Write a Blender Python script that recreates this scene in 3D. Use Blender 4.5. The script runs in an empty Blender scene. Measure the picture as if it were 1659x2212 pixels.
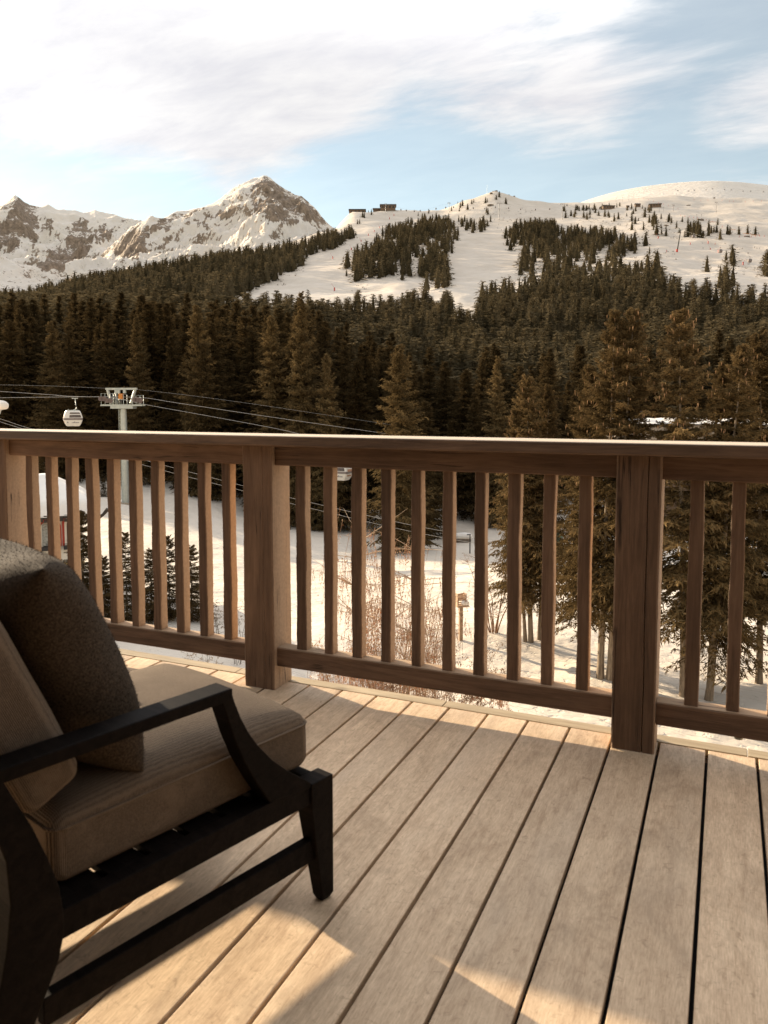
import bpy, bmesh, math, random
import numpy as np
from mathutils import Vector, Matrix, noise as mn

random.seed(7); RNG = np.random.default_rng(11)
scene = bpy.context.scene
COL = scene.collection
R = math.radians

# ------------------------------------------------------------------ camera model
F_PX, PPX, PPY, IMW, IMH, HZ = 1697., 829.5, 1000., 1659., 2212., 869.
CAM = np.array([0., 0., 1.15])
PITCH = math.atan((PPY - HZ) / F_PX); YAW = R(23.6)
_cy, _sy = math.cos(YAW), math.sin(YAW)
FWD = np.array([-_sy*math.cos(PITCH), _cy*math.cos(PITCH), -math.sin(PITCH)])
RGT = np.array([_cy, _sy, 0.]); UPV = np.cross(RGT, FWD)
HF = np.array([-_sy, _cy, 0.])                      # horizontal forward

def ray(x, y): return (x-PPX)/F_PX*RGT - (y-PPY)/F_PX*UPV + FWD
def on_z(x, y, z):
    d = ray(x, y); return CAM + d*((z-CAM[2])/d[2])
def at_depth(x, y, dep): return CAM + ray(x, y)*dep
def at_dist(x, y, dist):
    d = ray(x, y); return CAM + d*(dist/math.hypot(d[0], d[1]))
def project(P):
    v = np.asarray(P) - CAM; z = v @ FWD
    return PPX + F_PX*(v @ RGT)/z, PPY - F_PX*(v @ UPV)/z, z

def inside(poly, x, y):
    poly = np.asarray(poly, float); c = np.zeros(x.shape, bool); n = len(poly); j = n-1
    for i in range(n):
        xi, yi = poly[i]; xj, yj = poly[j]
        m = ((yi > y) != (yj > y)) & (x < (xj-xi)*(y-yi)/(yj-yi+1e-12)+xi); c ^= m; j = i
    return c
def proj_arr(P):
    v = P-CAM; z = v @ FWD; return PPX+F_PX*(v @ RGT)/z, PPY-F_PX*(v @ UPV)/z

# ------------------------------------------------------------------ object helpers
def tag(o, label=None, cat=None, group=None, kind=None):
    if label: o['label'] = label
    if cat: o['category'] = cat
    if group: o['group'] = group
    if kind: o['kind'] = kind
    return o

def thing(name, loc, label, cat, group=None, rz=0.):
    o = bpy.data.objects.new(name, None); COL.objects.link(o)
    o.location = tuple(loc); o.rotation_euler = (0, 0, rz); o.empty_display_size = .2
    return tag(o, label, cat, group)

def link_mesh(name, me, mat, parent=None, loc=None):
    o = bpy.data.objects.new(name, me); COL.objects.link(o)
    if mat is not None and not me.materials: me.materials.append(mat)
    if parent is not None: o.parent = parent
    if loc is not None: o.location = tuple(loc)
    return o

class MB:
    """collects simple solids into one mesh"""
    def __init__(s): s.v = []; s.f = []; s.smooth = []
    def add(s, vs, fs, smooth=False):
        n = len(s.v); s.v += [tuple(map(float, p)) for p in vs]
        for f in fs: s.f.append(tuple(i+n for i in f)); s.smooth.append(smooth)
    def box(s, c, d, rot=None):
        hx, hy, hz = d[0]/2, d[1]/2, d[2]/2
        vs = [Vector((x*hx, y*hy, z*hz)) for x in (-1, 1) for y in (-1, 1) for z in (-1, 1)]
        if rot is not None: vs = [rot @ p for p in vs]
        vs = [p + Vector(c) for p in vs]
        s.add(vs, [(0,1,3,2),(4,6,7,5),(0,4,5,1),(2,3,7,6),(0,2,6,4),(1,5,7,3)]); return s
    def tube(s, pts, rad, n=8, cap=True, smooth=True):
        pts = [Vector(p) for p in pts]
        if not hasattr(rad, '__len__'): rad = [rad]*len(pts)
        vs = []; ref = None
        for i, p in enumerate(pts):
            t = (pts[min(i+1, len(pts)-1)] - pts[max(i-1, 0)]).normalized()
            if ref is None: ref = Vector((0, 0, 1)) if abs(t.z) < .9 else Vector((1, 0, 0))
            a = t.cross(ref).normalized(); b = t.cross(a).normalized(); ref = b.cross(t) if False else ref
            for k in range(n):
                an = 2*math.pi*k/n
                vs.append(p + (a*math.cos(an) + b*math.sin(an))*rad[i])
        fs = [(i*n+k, i*n+(k+1) % n, (i+1)*n+(k+1) % n, (i+1)*n+k) for i in range(len(pts)-1) for k in range(n)]
        s.add(vs, fs, smooth)
        if cap:
            m = len(pts)
            s.add(vs[:n], [tuple(range(n))[::-1]]); s.add(vs[(m-1)*n:], [tuple(range(n))])
        return s
    def prism(s, poly, h0, h1, to3):
        """poly in 2D, extruded from h0 to h1; to3(u, v, h) gives a point"""
        n = len(poly)
        vs = [to3(u, v, h0) for u, v in poly] + [to3(u, v, h1) for u, v in poly]
        s.add(vs, [tuple(range(n))[::-1], tuple(range(n, 2*n))] + [(i, (i+1) % n, n+(i+1) % n, n+i) for i in range(n)]); return s
    def mesh(s, name, bevel=0., seg=2, weld=False):
        me = bpy.data.meshes.new(name); me.from_pydata(s.v, [], s.f)
        me.polygons.foreach_set('use_smooth', s.smooth)
        bm = bmesh.new(); bm.from_mesh(me)
        if weld: bmesh.ops.remove_doubles(bm, verts=bm.verts, dist=1e-5)
        bmesh.ops.recalc_face_normals(bm, faces=bm.faces)
        if bevel > 0:
            ed = [e for e in bm.edges if len(e.link_faces) == 2 and e.calc_face_angle(0) > .6]
            bmesh.ops.bevel(bm, geom=ed, offset=bevel, segments=seg, profile=.5, affect='EDGES', clamp_overlap=True)
        bm.to_mesh(me); bm.free(); return me
    def build(s, name, mat, parent=None, loc=None, bevel=0., seg=2):
        return link_mesh(name, s.mesh(name, bevel, seg), mat, parent, loc)

def tri_mesh(name, V, T, tint=None, smooth=False):
    me = bpy.data.meshes.new(name)
    V = np.ascontiguousarray(V, dtype=np.float32); T = np.ascontiguousarray(T, dtype=np.int32)
    k = T.shape[1]
    me.vertices.add(len(V)); me.vertices.foreach_set('co', V.ravel())
    me.loops.add(T.size); me.loops.foreach_set('vertex_index', T.ravel())
    me.polygons.add(len(T)); me.polygons.foreach_set('loop_start', np.arange(0, T.size, k, dtype=np.int32))
    try: me.polygons.foreach_set('loop_total', np.full(len(T), k, dtype=np.int32))
    except Exception: pass
    me.polygons.foreach_set('use_smooth', np.full(len(T), smooth, dtype=bool))
    if tint is not None:
        a = me.attributes.new('tint', 'FLOAT', 'POINT'); a.data.foreach_set('value', np.asarray(tint, dtype=np.float32))
    me.update(calc_edges=True); me.validate(); return me

def copy_tree(o, parent=None):
    c = o.copy(); COL.objects.link(c)
    if parent is not None: c.parent = parent
    for ch in o.children: copy_tree(ch, c)
    return c

# ------------------------------------------------------------------ noise
def _hash(ix, iy, s):
    h = (ix.astype(np.int64)*374761393 + iy.astype(np.int64)*668265263 + s*974711) & 0x7fffffff
    h = ((h ^ (h >> 13))*1274126177) & 0x7fffffff
    return ((h ^ (h >> 16)) & 0xffff)/65535.*2-1
def vnoise(x, y, s=0):
    ix, iy = np.floor(x), np.floor(y); fx, fy = x-ix, y-iy
    u, v = fx*fx*fx*(fx*(fx*6-15)+10), fy*fy*fy*(fy*(fy*6-15)+10)
    a, b, c, d = _hash(ix, iy, s), _hash(ix+1, iy, s), _hash(ix, iy+1, s), _hash(ix+1, iy+1, s)
    return (a*(1-u)+b*u)*(1-v) + (c*(1-u)+d*u)*v
def fbm(x, y, o=5, s=0, ridged=False, gain=.5):
    t = np.zeros_like(x); a = 1.; f = 1.
    for i in range(o):
        n = vnoise(x*f+13.7*i, y*f-7.1*i, s+i)
        if ridged: n = 1-2*np.abs(n)
        t += a*n; a *= gain; f *= 2.03
    return t

# ------------------------------------------------------------------ materials
class NT:
    def __init__(s, name):
        s.m = bpy.data.materials.new(name); s.m.use_nodes = True; s.t = s.m.node_tree; s.t.nodes.clear()
        s.out = s.n('ShaderNodeOutputMaterial')
    def n(s, ty, **kw):
        nd = s.t.nodes.new(ty)
        for k, v in kw.items(): setattr(nd, k, v)
        return nd
    def l(s, a, b): s.t.links.new(a, b)
    def val(s, sock, v):
        if hasattr(v, 'is_output') or isinstance(v, bpy.types.NodeSocket): s.l(v, sock)
        else: sock.default_value = v
    def math(s, op, a, b=None, c=None, clamp=False):
        m = s.n('ShaderNodeMath', operation=op, use_clamp=clamp)
        s.val(m.inputs[0], a)
        if b is not None: s.val(m.inputs[1], b)
        if c is not None: s.val(m.inputs[2], c)
        return m.outputs[0]
    def noise(s, vec, scale, detail=4, rough=.55, dist=0.):
        n = s.n('ShaderNodeTexNoise'); s.l(vec, n.inputs['Vector'])
        n.inputs['Scale'].default_value = scale; n.inputs['Detail'].default_value = detail
        n.inputs['Roughness'].default_value = rough; n.inputs['Distortion'].default_value = dist
        return n.outputs['Fac']
    def ramp(s, fac, stops, interp='LINEAR'):
        r = s.n('ShaderNodeValToRGB'); s.l(fac, r.inputs[0]); cr = r.color_ramp; cr.interpolation = interp
        while len(cr.elements) < len(stops): cr.elements.new(.5)
        for e, (p, c) in zip(cr.elements, stops):
            e.position = p; e.color = (c, c, c, 1) if not hasattr(c, '__len__') else (*c, 1)
        return r.outputs[0]
    def mix(s, fac, a, b, blend='MIX'):
        m = s.n('ShaderNodeMix', data_type='RGBA', blend_type=blend)
        s.val(m.inputs[0], fac)
        for sock, v in ((m.inputs[6], a), (m.inputs[7], b)):
            if isinstance(v, bpy.types.NodeSocket): s.l(v, sock)
            else: sock.default_value = (*v, 1)
        return m.outputs[2]
    def mapping(s, vec, scale=(1, 1, 1), loc=(0, 0, 0), rot=(0, 0, 0)):
        m = s.n('ShaderNodeMapping'); s.l(vec, m.inputs[0])
        m.inputs['Scale'].default_value = scale; m.inputs['Location'].default_value = loc; m.inputs['Rotation'].default_value = rot
        return m.outputs[0]
    def bump(s, h, strength=.3, dist=.01, normal=None):
        b = s.n('ShaderNodeBump'); b.inputs['Strength'].default_value = strength; b.inputs['Distance'].default_value = dist
        s.l(h, b.inputs['Height'])
        if normal is not None: s.l(normal, b.inputs['Normal'])
        return b.outputs[0]
    def principled(s, color, rough=.6, normal=None, metallic=0., spec=.4, **kw):
        p = s.n('ShaderNodeBsdfPrincipled'); s.val(p.inputs['Base Color'], color if isinstance(color, bpy.types.NodeSocket) else (*color, 1))
        s.val(p.inputs['Roughness'], rough); p.inputs['Metallic'].default_value = metallic
        p.inputs['Specular IOR Level'].default_value = spec
        if normal is not None: s.l(normal, p.inputs['Normal'])
        for k, v in kw.items(): s.val(p.inputs[k.replace('_', ' ')], v)
        s.l(p.outputs[0], s.out.inputs[0]); return p

def mat_plain(name, col, rough=.6, metallic=0., var=.12, scale=8., bump=.1):
    t = NT(name); tc = t.n('ShaderNodeTexCoord'); v = tc.outputs['Object']
    n = t.noise(v, scale, 5)
    c = t.mix(t.ramp(n, [(.3, 0.), (.7, 1.)]), tuple(x*(1-var) for x in col), tuple(min(1, x*(1+var)) for x in col))
    t.principled(c, rough, t.bump(n, bump, .01), metallic); return t.m

def mat_wood(name, axis, dark, light, rough=.62, grain=1., blotch=.28, cracks=True, spec=.3, top=None, side=None):
    """grain runs along axis (0, 1, 2) of the object"""
    t = NT(name); tc = t.n('ShaderNodeTexCoord'); oi = t.n('ShaderNodeObjectInfo')
    off = t.n('ShaderNodeVectorMath', operation='SCALE'); off.inputs[0].default_value = (13.1, 7.7, 9.3); t.l(oi.outputs['Random'], off.inputs['Scale'])
    ad = t.n('ShaderNodeVectorMath', operation='ADD'); t.l(tc.outputs['Object'], ad.inputs[0]); t.l(off.outputs[0], ad.inputs[1])
    sc = [1., 1., 1.]; sc[axis] = .06
    v = t.mapping(ad.outputs[0], tuple(sc))
    warp = t.noise(v, 9., 3)
    v2n = t.n('ShaderNodeVectorMath', operation='ADD'); t.l(v, v2n.inputs[0])
    w3 = t.n('ShaderNodeVectorMath', operation='SCALE'); w3.inputs[0].default_value = (.05, .05, .05); t.l(warp, w3.inputs['Scale']); t.l(w3.outputs[0], v2n.inputs[1])
    fine = t.noise(v2n.outputs[0], 170.*grain, 6, .75)
    mid = t.noise(v2n.outputs[0], 34.*grain, 4, .6, 1.2)
    sc2 = [1., 1., 1.]; sc2[axis] = .35
    big = t.noise(t.mapping(ad.outputs[0], tuple(sc2)), 7., 5, .6)
    f = t.math('ADD', t.math('MULTIPLY', fine, .42), t.math('MULTIPLY', mid, .58))
    col = t.mix(t.ramp(f, [(.37, 0.), (.62, 1.)]), dark, light)
    kn = t.n('ShaderNodeTexVoronoi'); sc4 = [1., 1., 1.]; sc4[axis] = .55; t.l(t.mapping(ad.outputs[0], tuple(sc4)), kn.inputs['Vector']); kn.inputs['Scale'].default_value = 4.6
    col = t.mix(t.math('MULTIPLY', t.ramp(kn.outputs['Distance'], [(.045, 1.), (.12, 0.)]), .75), col, tuple(x*.5 for x in dark))
    bl = t.ramp(big, [(.28, 1-blotch), (.62, 1.1)])
    col = t.mix(1., col, bl, 'MULTIPLY')
    rv = t.math('MULTIPLY_ADD', oi.outputs['Random'], .32, .84)
    rc = t.n('ShaderNodeCombineColor'); [t.l(rv, rc.inputs[i]) for i in range(3)]
    col = t.mix(1., col, rc.outputs[0], 'MULTIPLY')
    h = f
    if top:  # light on upward faces is put into a paler colour
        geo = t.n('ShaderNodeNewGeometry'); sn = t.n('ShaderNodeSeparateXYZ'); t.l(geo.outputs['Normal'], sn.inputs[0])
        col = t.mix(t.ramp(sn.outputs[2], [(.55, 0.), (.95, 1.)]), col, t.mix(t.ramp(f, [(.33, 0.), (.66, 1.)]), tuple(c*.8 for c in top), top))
    if side:  # sawn side faces, with the light on them put into a paler colour
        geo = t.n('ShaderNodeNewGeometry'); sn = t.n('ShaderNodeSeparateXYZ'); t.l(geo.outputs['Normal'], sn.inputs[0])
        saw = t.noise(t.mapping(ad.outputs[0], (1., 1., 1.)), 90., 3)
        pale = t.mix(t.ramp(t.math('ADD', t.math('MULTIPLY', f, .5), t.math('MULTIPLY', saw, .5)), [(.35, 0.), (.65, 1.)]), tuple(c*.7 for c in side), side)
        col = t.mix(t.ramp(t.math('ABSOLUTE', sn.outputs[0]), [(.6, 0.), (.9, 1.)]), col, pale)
    if cracks:
        sc3 = [1., 1., 1.]; sc3[axis] = .025
        ck = t.noise(t.mapping(ad.outputs[0], tuple(sc3), loc=(3, 5, 1)), 26., 2, .4, .6)
        cm = t.ramp(t.math('ABSOLUTE', t.math('SUBTRACT', ck, .5)), [(0., 0.), (.012, 1.)])
        gate = t.ramp(t.noise(ad.outputs[0], 5., 2), [(.5, 1.), (.6, 0.)])
        cm = t.math('MAXIMUM', cm, gate)
        col = t.mix(cm, tuple(x*.25 for x in dark), col)
        h = t.math('MULTIPLY', f, cm)
    t.principled(col, rough, t.bump(h, .35, .004), 0., spec); return t.m

def mat_deck():
    t = NT('deck_planks'); tc = t.n('ShaderNodeTexCoord')
    sx = t.n('ShaderNodeSeparateXYZ'); t.l(tc.outputs['Object'], sx.inputs[0])
    idx = t.math('FLOOR', t.math('DIVIDE', t.math('ADD', sx.outputs[0], .029), .15))
    wn = t.n('ShaderNodeTexWhiteNoise', noise_dimensions='1D'); t.l(idx, wn.inputs['W'])
    off = t.n('ShaderNodeVectorMath', operation='SCALE'); off.inputs[0].default_value = (0., 31., 5.); t.l(wn.outputs['Value'], off.inputs['Scale'])
    ad = t.n('ShaderNodeVectorMath', operation='ADD'); t.l(tc.outputs['Object'], ad.inputs[0]); t.l(off.outputs[0], ad.inputs[1])
    v = t.mapping(ad.outputs[0], (1., .1, 1.))
    fine = t.noise(v, 330., 5, .7, .3); mid = t.noise(v, 30., 4, .55, 1.5)
    mott = t.noise(t.mapping(ad.outputs[0], (1., .5, 1.)), 24., 8, .7, .6)
    f = t.math('ADD', t.math('ADD', t.math('MULTIPLY', fine, .48), t.math('MULTIPLY', mid, .27)), t.math('MULTIPLY', mott, .25))
    col = t.mix(t.ramp(f, [(.38, 0.), (.62, 1.)]), (.45, .303, .184), (.79, .592, .392))
    # scuffs, water stains
    st = t.noise(t.mapping(ad.outputs[0], (1., .55, 1.)), 5.5, 7, .68, .8)
    col = t.mix(t.math('MULTIPLY', t.ramp(st, [(.5, 0.), (.68, 1.)]), .45), col, (.26, .175, .108))
    st2 = t.noise(ad.outputs[0], 42., 6, .7, 1.6)
    col = t.mix(t.math('MULTIPLY', t.ramp(st2, [(.56, 0.), (.68, 1.)]), .5), col, (.25, .155, .088))
    st3 = t.noise(t.mapping(ad.outputs[0], (1., .3, 1.)), 3., 4, .6)
    col = t.mix(t.math('MULTIPLY', t.ramp(st3, [(.55, 0.), (.75, 1.)]), .35), col, (.7, .56, .41))
    rv = t.math('MULTIPLY_ADD', wn.outputs['Value'], .34, .82)
    rc = t.n('ShaderNodeCombineColor'); [t.l(rv, rc.inputs[i]) for i in range(3)]
    col = t.mix(1., col, rc.outputs[0], 'MULTIPLY')
    t.principled(col, t.math('MULTIPLY_ADD', st, .3, .42), t.bump(f, .22, .003), 0., .3); return t.m

def mat_snow(name='snow', near=True):
    t = NT(name); tc = t.n('ShaderNodeTexCoord'); v = tc.outputs['Object']; geo = t.n('ShaderNodeNewGeometry')
    n1 = t.noise(v, .9, 8, .62); n2 = t.noise(v, .035, 6, .6); n3 = t.noise(t.mapping(v, (.3, 1., 1.), rot=(0, 0, .7)), 3.5, 5, .6)
    col = t.mix(t.ramp(n2, [(.35, 0.), (.65, 1.)]), (.61, .52, .415), (.69, .60, .495))
    col = t.mix(t.math('MULTIPLY', t.ramp(n1, [(.55, 0.), (.8, 1.)]), .25), col, (.6, .51, .415))
    sz = t.n('ShaderNodeSeparateXYZ'); t.l(v, sz.inputs[0]); mz = t.n('ShaderNodeMapRange'); t.l(sz.outputs[2], mz.inputs[0]); mz.inputs[1].default_value = 15.; mz.inputs[2].default_value = 160.; mz.inputs[4].default_value = .8
    col = t.mix(mz.outputs[0], col, t.mix(t.ramp(n2, [(.35, 0.), (.65, 1.)]), (.50, .41, .315), (.58, .485, .385)))
    h = t.math('ADD', t.math('MULTIPLY', n1, .7), t.math('MULTIPLY', n3, .3))
    tw_ = t.n('ShaderNodeTexWave', wave_type='BANDS', bands_direction='DIAGONAL'); t.l(t.mapping(v, (1., 1., .2), rot=(0, 0, -.5)), tw_.inputs[0]); tw_.inputs['Scale'].default_value = .55; tw_.inputs['Distortion'].default_value = 5.; tw_.inputs['Detail'].default_value = 3; tw_.inputs['Detail Scale'].default_value = .6
    trk = t.math('MULTIPLY', t.ramp(tw_.outputs['Fac'], [(.0, 0.), (.12, 1.)]), t.ramp(t.noise(v, .12, 3), [(.42, 0.), (.6, 1.)]))
    ft = t.ramp(t.noise(v, 2.6, 2, .5), [(.3, 0.), (.4, 1.)])
    h = t.math('ADD', h, t.math('ADD', t.math('MULTIPLY', trk, .35), t.math('MULTIPLY', ft, .25)))
    b1 = t.bump(n2, .5, 4.); b2 = t.bump(h, .55, .22, b1)
    t.principled(col, .75, b2, 0., .15); return t.m

def mat_alpine():
    t = NT('alpine_rock_and_snow'); tc = t.n('ShaderNodeTexCoord'); v = tc.outputs['Object']; geo = t.n('ShaderNodeNewGeometry')
    at = t.n('ShaderNodeAttribute', attribute_name='tint')
    n1 = t.noise(v, .02, 10, .72); n2 = t.noise(t.mapping(v, (1., 1., .55)), .085, 8, .72)
    rk = t.math('ADD', at.outputs['Fac'], t.math('MULTIPLY', t.math('SUBTRACT', n1, .5), 1.6))
    rk = t.math('ADD', rk, t.math('MULTIPLY', t.math('SUBTRACT', n2, .5), 1.9))
    m = t.ramp(rk, [(.49, 0.), (.55, 1.)])
    rock = t.mix(t.ramp(n2, [(.35, 0.), (.65, 1.)]), (.12, .085, .06), (.34, .25, .175))
    snow = t.mix(t.ramp(n1, [(.3, 0.), (.7, 1.)]), (.68, .585, .485), (.77, .68, .58))
    t.principled(t.mix(m, snow, rock), .8, t.bump(t.math('ADD', n1, t.math('MULTIPLY', n2, .4)), .6, 22.), 0., .1); return t.m

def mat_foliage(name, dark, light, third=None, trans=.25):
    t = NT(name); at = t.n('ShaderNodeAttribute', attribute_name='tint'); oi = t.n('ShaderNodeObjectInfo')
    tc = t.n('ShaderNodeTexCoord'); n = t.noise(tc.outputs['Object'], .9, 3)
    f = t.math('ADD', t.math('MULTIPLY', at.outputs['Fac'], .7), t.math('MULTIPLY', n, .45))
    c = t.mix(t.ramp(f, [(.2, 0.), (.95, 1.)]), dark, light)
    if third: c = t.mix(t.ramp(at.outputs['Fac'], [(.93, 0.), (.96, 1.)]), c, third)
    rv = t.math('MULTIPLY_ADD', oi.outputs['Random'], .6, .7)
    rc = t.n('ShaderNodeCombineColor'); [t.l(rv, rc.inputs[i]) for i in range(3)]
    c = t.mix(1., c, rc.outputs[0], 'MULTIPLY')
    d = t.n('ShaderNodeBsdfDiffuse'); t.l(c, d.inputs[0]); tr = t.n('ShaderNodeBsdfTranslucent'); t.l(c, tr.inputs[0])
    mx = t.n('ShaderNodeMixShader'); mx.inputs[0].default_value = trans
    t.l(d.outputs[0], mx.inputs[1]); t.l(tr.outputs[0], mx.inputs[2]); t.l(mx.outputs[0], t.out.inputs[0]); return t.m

def mat_fabric(name, c1, c2, weave=900., stripe=None, bump=.5, rough=.9, fuzz=0., ribs=1.):
    t = NT(name); tc = t.n('ShaderNodeTexCoord'); v = tc.outputs['Object']
    w1 = t.n('ShaderNodeTexWave', wave_type='BANDS', bands_direction='X'); t.l(v, w1.inputs[0]); w1.inputs['Scale'].default_value = weave/6.; w1.inputs['Distortion'].default_value = 1.2; w1.inputs['Detail'].default_value = 2
    w2 = t.n('ShaderNodeTexWave', wave_type='BANDS', bands_direction='Y'); t.l(v, w2.inputs[0]); w2.inputs['Scale'].default_value = weave/14.; w2.inputs['Distortion'].default_value = 2.; w2.inputs['Detail'].default_value = 2
    n = t.noise(v, 260., 3); n2 = t.noise(v, 9., 4)
    h = t.math('ADD', t.math('MULTIPLY', w1.outputs['Fac'], .6*ribs), t.math('MULTIPLY', n, .7+.6*(1-ribs)))
    h = t.math('ADD', h, t.math('MULTIPLY', w2.outputs['Fac'], .3*ribs))
    c = t.mix(t.ramp(h, [(.4, 0.), (1.1, 1.)]), c1, c2)
    c = t.mix(1., c, t.ramp(n2, [(.3, .86), (.7, 1.06)]), 'MULTIPLY')
    p = t.principled(c, rough, t.bump(h, bump, .003), 0., .1)
    try: p.inputs['Sheen Weight'].default_value = fuzz; p.inputs['Sheen Roughness'].default_value = .5; p.inputs['Sheen Tint'].default_value = (*c2, 1)
    except Exception: pass
    return t.m

M = {}
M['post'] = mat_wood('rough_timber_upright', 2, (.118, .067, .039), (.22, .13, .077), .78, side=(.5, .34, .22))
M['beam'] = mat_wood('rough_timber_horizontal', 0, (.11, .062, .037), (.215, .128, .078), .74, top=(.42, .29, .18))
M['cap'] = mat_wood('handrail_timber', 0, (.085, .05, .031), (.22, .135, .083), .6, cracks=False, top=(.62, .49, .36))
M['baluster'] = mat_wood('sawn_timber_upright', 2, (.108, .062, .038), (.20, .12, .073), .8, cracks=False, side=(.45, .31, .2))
M['deck'] = mat_deck()
M['border'] = mat_wood('deck_border_timber', 0, (.33, .25, .15), (.5, .4, .26), .6, cracks=False, blotch=.2)
M['under'] = mat_plain('shadowed_substructure', (.008, .006, .005), .95)
M['snow'] = mat_snow(); M['alpine'] = mat_alpine()
M['snowcap'] = mat_plain('snow_cap', (.78, .71, .62), .75, var=.05, scale=1.5, bump=.3)
M['spruce_near'] = mat_foliage('sunlit_spruce_needles', (.05, .034, .015), (.25, .163, .072), (.29, .17, .09))  # sunlight on the right-hand spruces put into a lighter needle colour
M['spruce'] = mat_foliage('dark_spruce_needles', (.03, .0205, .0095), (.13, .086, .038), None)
M['spruce_far'] = mat_foliage('hazy_spruce_needles', (.05, .039, .021), (.155, .118, .066), None)  # distance haze put into a lighter needle colour
M['bark'] = mat_wood('spruce_bark', 2, (.12, .085, .055), (.33, .25, .17), .9, grain=.3)
M['birch'] = mat_plain('birch_bark', (.42, .29, .18), .8, var=.3, scale=20)
M['twig'] = mat_foliage('russet_twigs', (.2, .115, .07), (.42, .27, .17), (.42, .17, .085), .1)
M['chair'] = mat_wood('dark_stained_wood', 1, (.004, .0028, .0022), (.013, .009, .007), .6, cracks=False, spec=.06)
M['seat'] = mat_fabric('beige_woven_cover', (.075, .054, .038), (.225, .165, .115), 620., bump=.7)
M['wool'] = mat_fabric('brown_wool', (.022, .016, .0115), (.10, .073, .05), 2600., bump=.2, fuzz=.1, ribs=0.)
M['galv'] = mat_plain('galvanised_steel', (.42, .43, .38), .45, .35, .1, 3.)
M['cable'] = mat_plain('steel_cable', (.42, .39, .35), .5, .2, .05)
M['rubber'] = mat_plain('sheave_rubber', (.14, .10, .085), .7)
M['orange'] = mat_plain('orange_housing', (.6, .22, .04), .5)
M['cabin'] = mat_plain('white_cabin_shell', (.7, .65, .57), .35, 0., .04, 2.)
M['band'] = mat_plain('grey_cabin_band', (.2, .165, .15), .4)
M['pane'] = mat_plain('tinted_cabin_pane', (.13, .095, .075), .12, 0., .35, 1.5, 0.)
M['panel'] = mat_plain('tan_door_pane', (.42, .22, .12), .3, 0., .2, 2., 0.)
M['dark'] = mat_plain('dark_paint', (.035, .03, .027), .6)
M['mark'] = mat_plain('grey_lettering', (.22, .2, .2), .6)
M['red'] = mat_plain('red_paint', (.5, .045, .025), .5)
M['plaster'] = mat_plain('white_plaster', (.78, .7, .58), .85, 0., .05, 3.)
M['arch'] = mat_plain('red_painted_surround', (.42, .06, .035), .8)
M['ochre'] = mat_plain('ochre_paint_band', (.62, .42, .16), .85)
M['shingle'] = mat_wood('dark_roof_shingles', 0, (.03, .024, .02), (.085, .065, .05), .85)
M['shutter'] = mat_plain('grey_stone_panel', (.3, .29, .25), .85, 0., .5, 9.)
M['glass'] = mat_plain('window_glass', (.04, .045, .045), .1, 0., .3, 3., 0.)
M['cladding'] = mat_wood('grey_plank_cladding', 2, (.3, .235, .17), (.48, .39, .3), .8)
M['brownwall'] = mat_wood('brown_timber_wall', 2, (.10, .06, .035), (.2, .13, .08), .8)
M['green'] = mat_plain('green_windbreak_net', (.11, .21, .16), .85, 0., .15, 6.)
M['rock'] = mat_plain('grey_brown_rock', (.2, .15, .11), .9, 0., .4, 2., .6)
M['hut'] = mat_wood('weathered_hut_boards', 0, (.12, .075, .045), (.26, .17, .11), .85)
M['skin'] = mat_plain('ski_clothes', (.06, .05, .06), .8)
M['birdwood'] = mat_wood('bird_house_boards', 0, (.30, .19, .11), (.5, .34, .22), .85)
M['scrub'] = mat_foliage('dry_scrub', (.10, .07, .045), (.26, .19, .13), None, .1)
M['facade'] = mat_wood('chalet_wall_boards', 0, (.02, .013, .009), (.05, .033, .022), .85)

# ------------------------------------------------------------------ terrain
COLS = [  # image column, distance of flat valley floor, [(distance, image row of the ground)]
 (-700, 150, [(300, 850), (500, 800), (800, 760), (1200, 745), (1800, 760)]),
 (-300, 140, [(300, 800), (500, 725), (800, 690), (1100, 668), (1500, 700)]),
 (60, 128, [(300, 785), (500, 715), (800, 680), (1100, 652), (1500, 690)]),
 (200, 118, [(300, 780), (500, 700), (750, 650), (1100, 605), (1500, 640)]),
 (400, 100, [(300, 780), (480, 690), (700, 640), (1100, 571), (1500, 610)]),
 (600, 80, [(300, 785), (480, 690), (700, 632), (950, 578), (1250, 535), (1600, 570)]),
 (700, 76, [(300, 790), (480, 690), (700, 630), (950, 562), (1300, 500), (1600, 530)]),
 (765, 74, [(300, 790), (480, 692), (700, 630), (950, 558), (1300, 494), (1500, 455), (1800, 480)]),
 (850, 70, [(300, 795), (480, 700), (700, 622), (1000, 545), (1400, 482), (1550, 457), (1900, 480)]),
 (950, 72, [(300, 800), (480, 700), (650, 640), (1000, 540), (1400, 480), (1600, 453), (1950, 476)]),
 (1010, 74, [(300, 800), (480, 702), (650, 640), (1000, 540), (1400, 474), (1620, 431), (1950, 465)]),
 (1065, 76, [(300, 800), (480, 705), (650, 640), (1000, 540), (1400, 472), (1650, 411), (1950, 450)]),
 (1130, 78, [(300, 800), (450, 712), (630, 640), (1000, 540), (1400, 472), (1620, 433), (1950, 455)]),
 (1230, 80, [(300, 800), (420, 720), (600, 640), (1000, 540), (1400, 472), (1700, 438), (2100, 455)]),
 (1400, 84, [(300, 800), (420, 720), (600, 630), (1000, 530), (1400, 466), (1800, 425), (2200, 440)]),
 (1550, 88, [(300, 800), (420, 720), (560, 640), (900, 560), (1300, 484), (1800, 431), (2200, 440)]),
 (1700, 90, [(300, 800), (420, 720), (560, 645), (900, 565), (1300, 488), (1800, 433), (2200, 442)]),
 (2300, 95, [(300, 800), (420, 725), (560, 655), (900, 580), (1300, 510), (1800, 450), (2200, 460)]),
]
FLOOR = -10.
_gx = np.array([c[0] for c in COLS], float); _tabs = []
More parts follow.
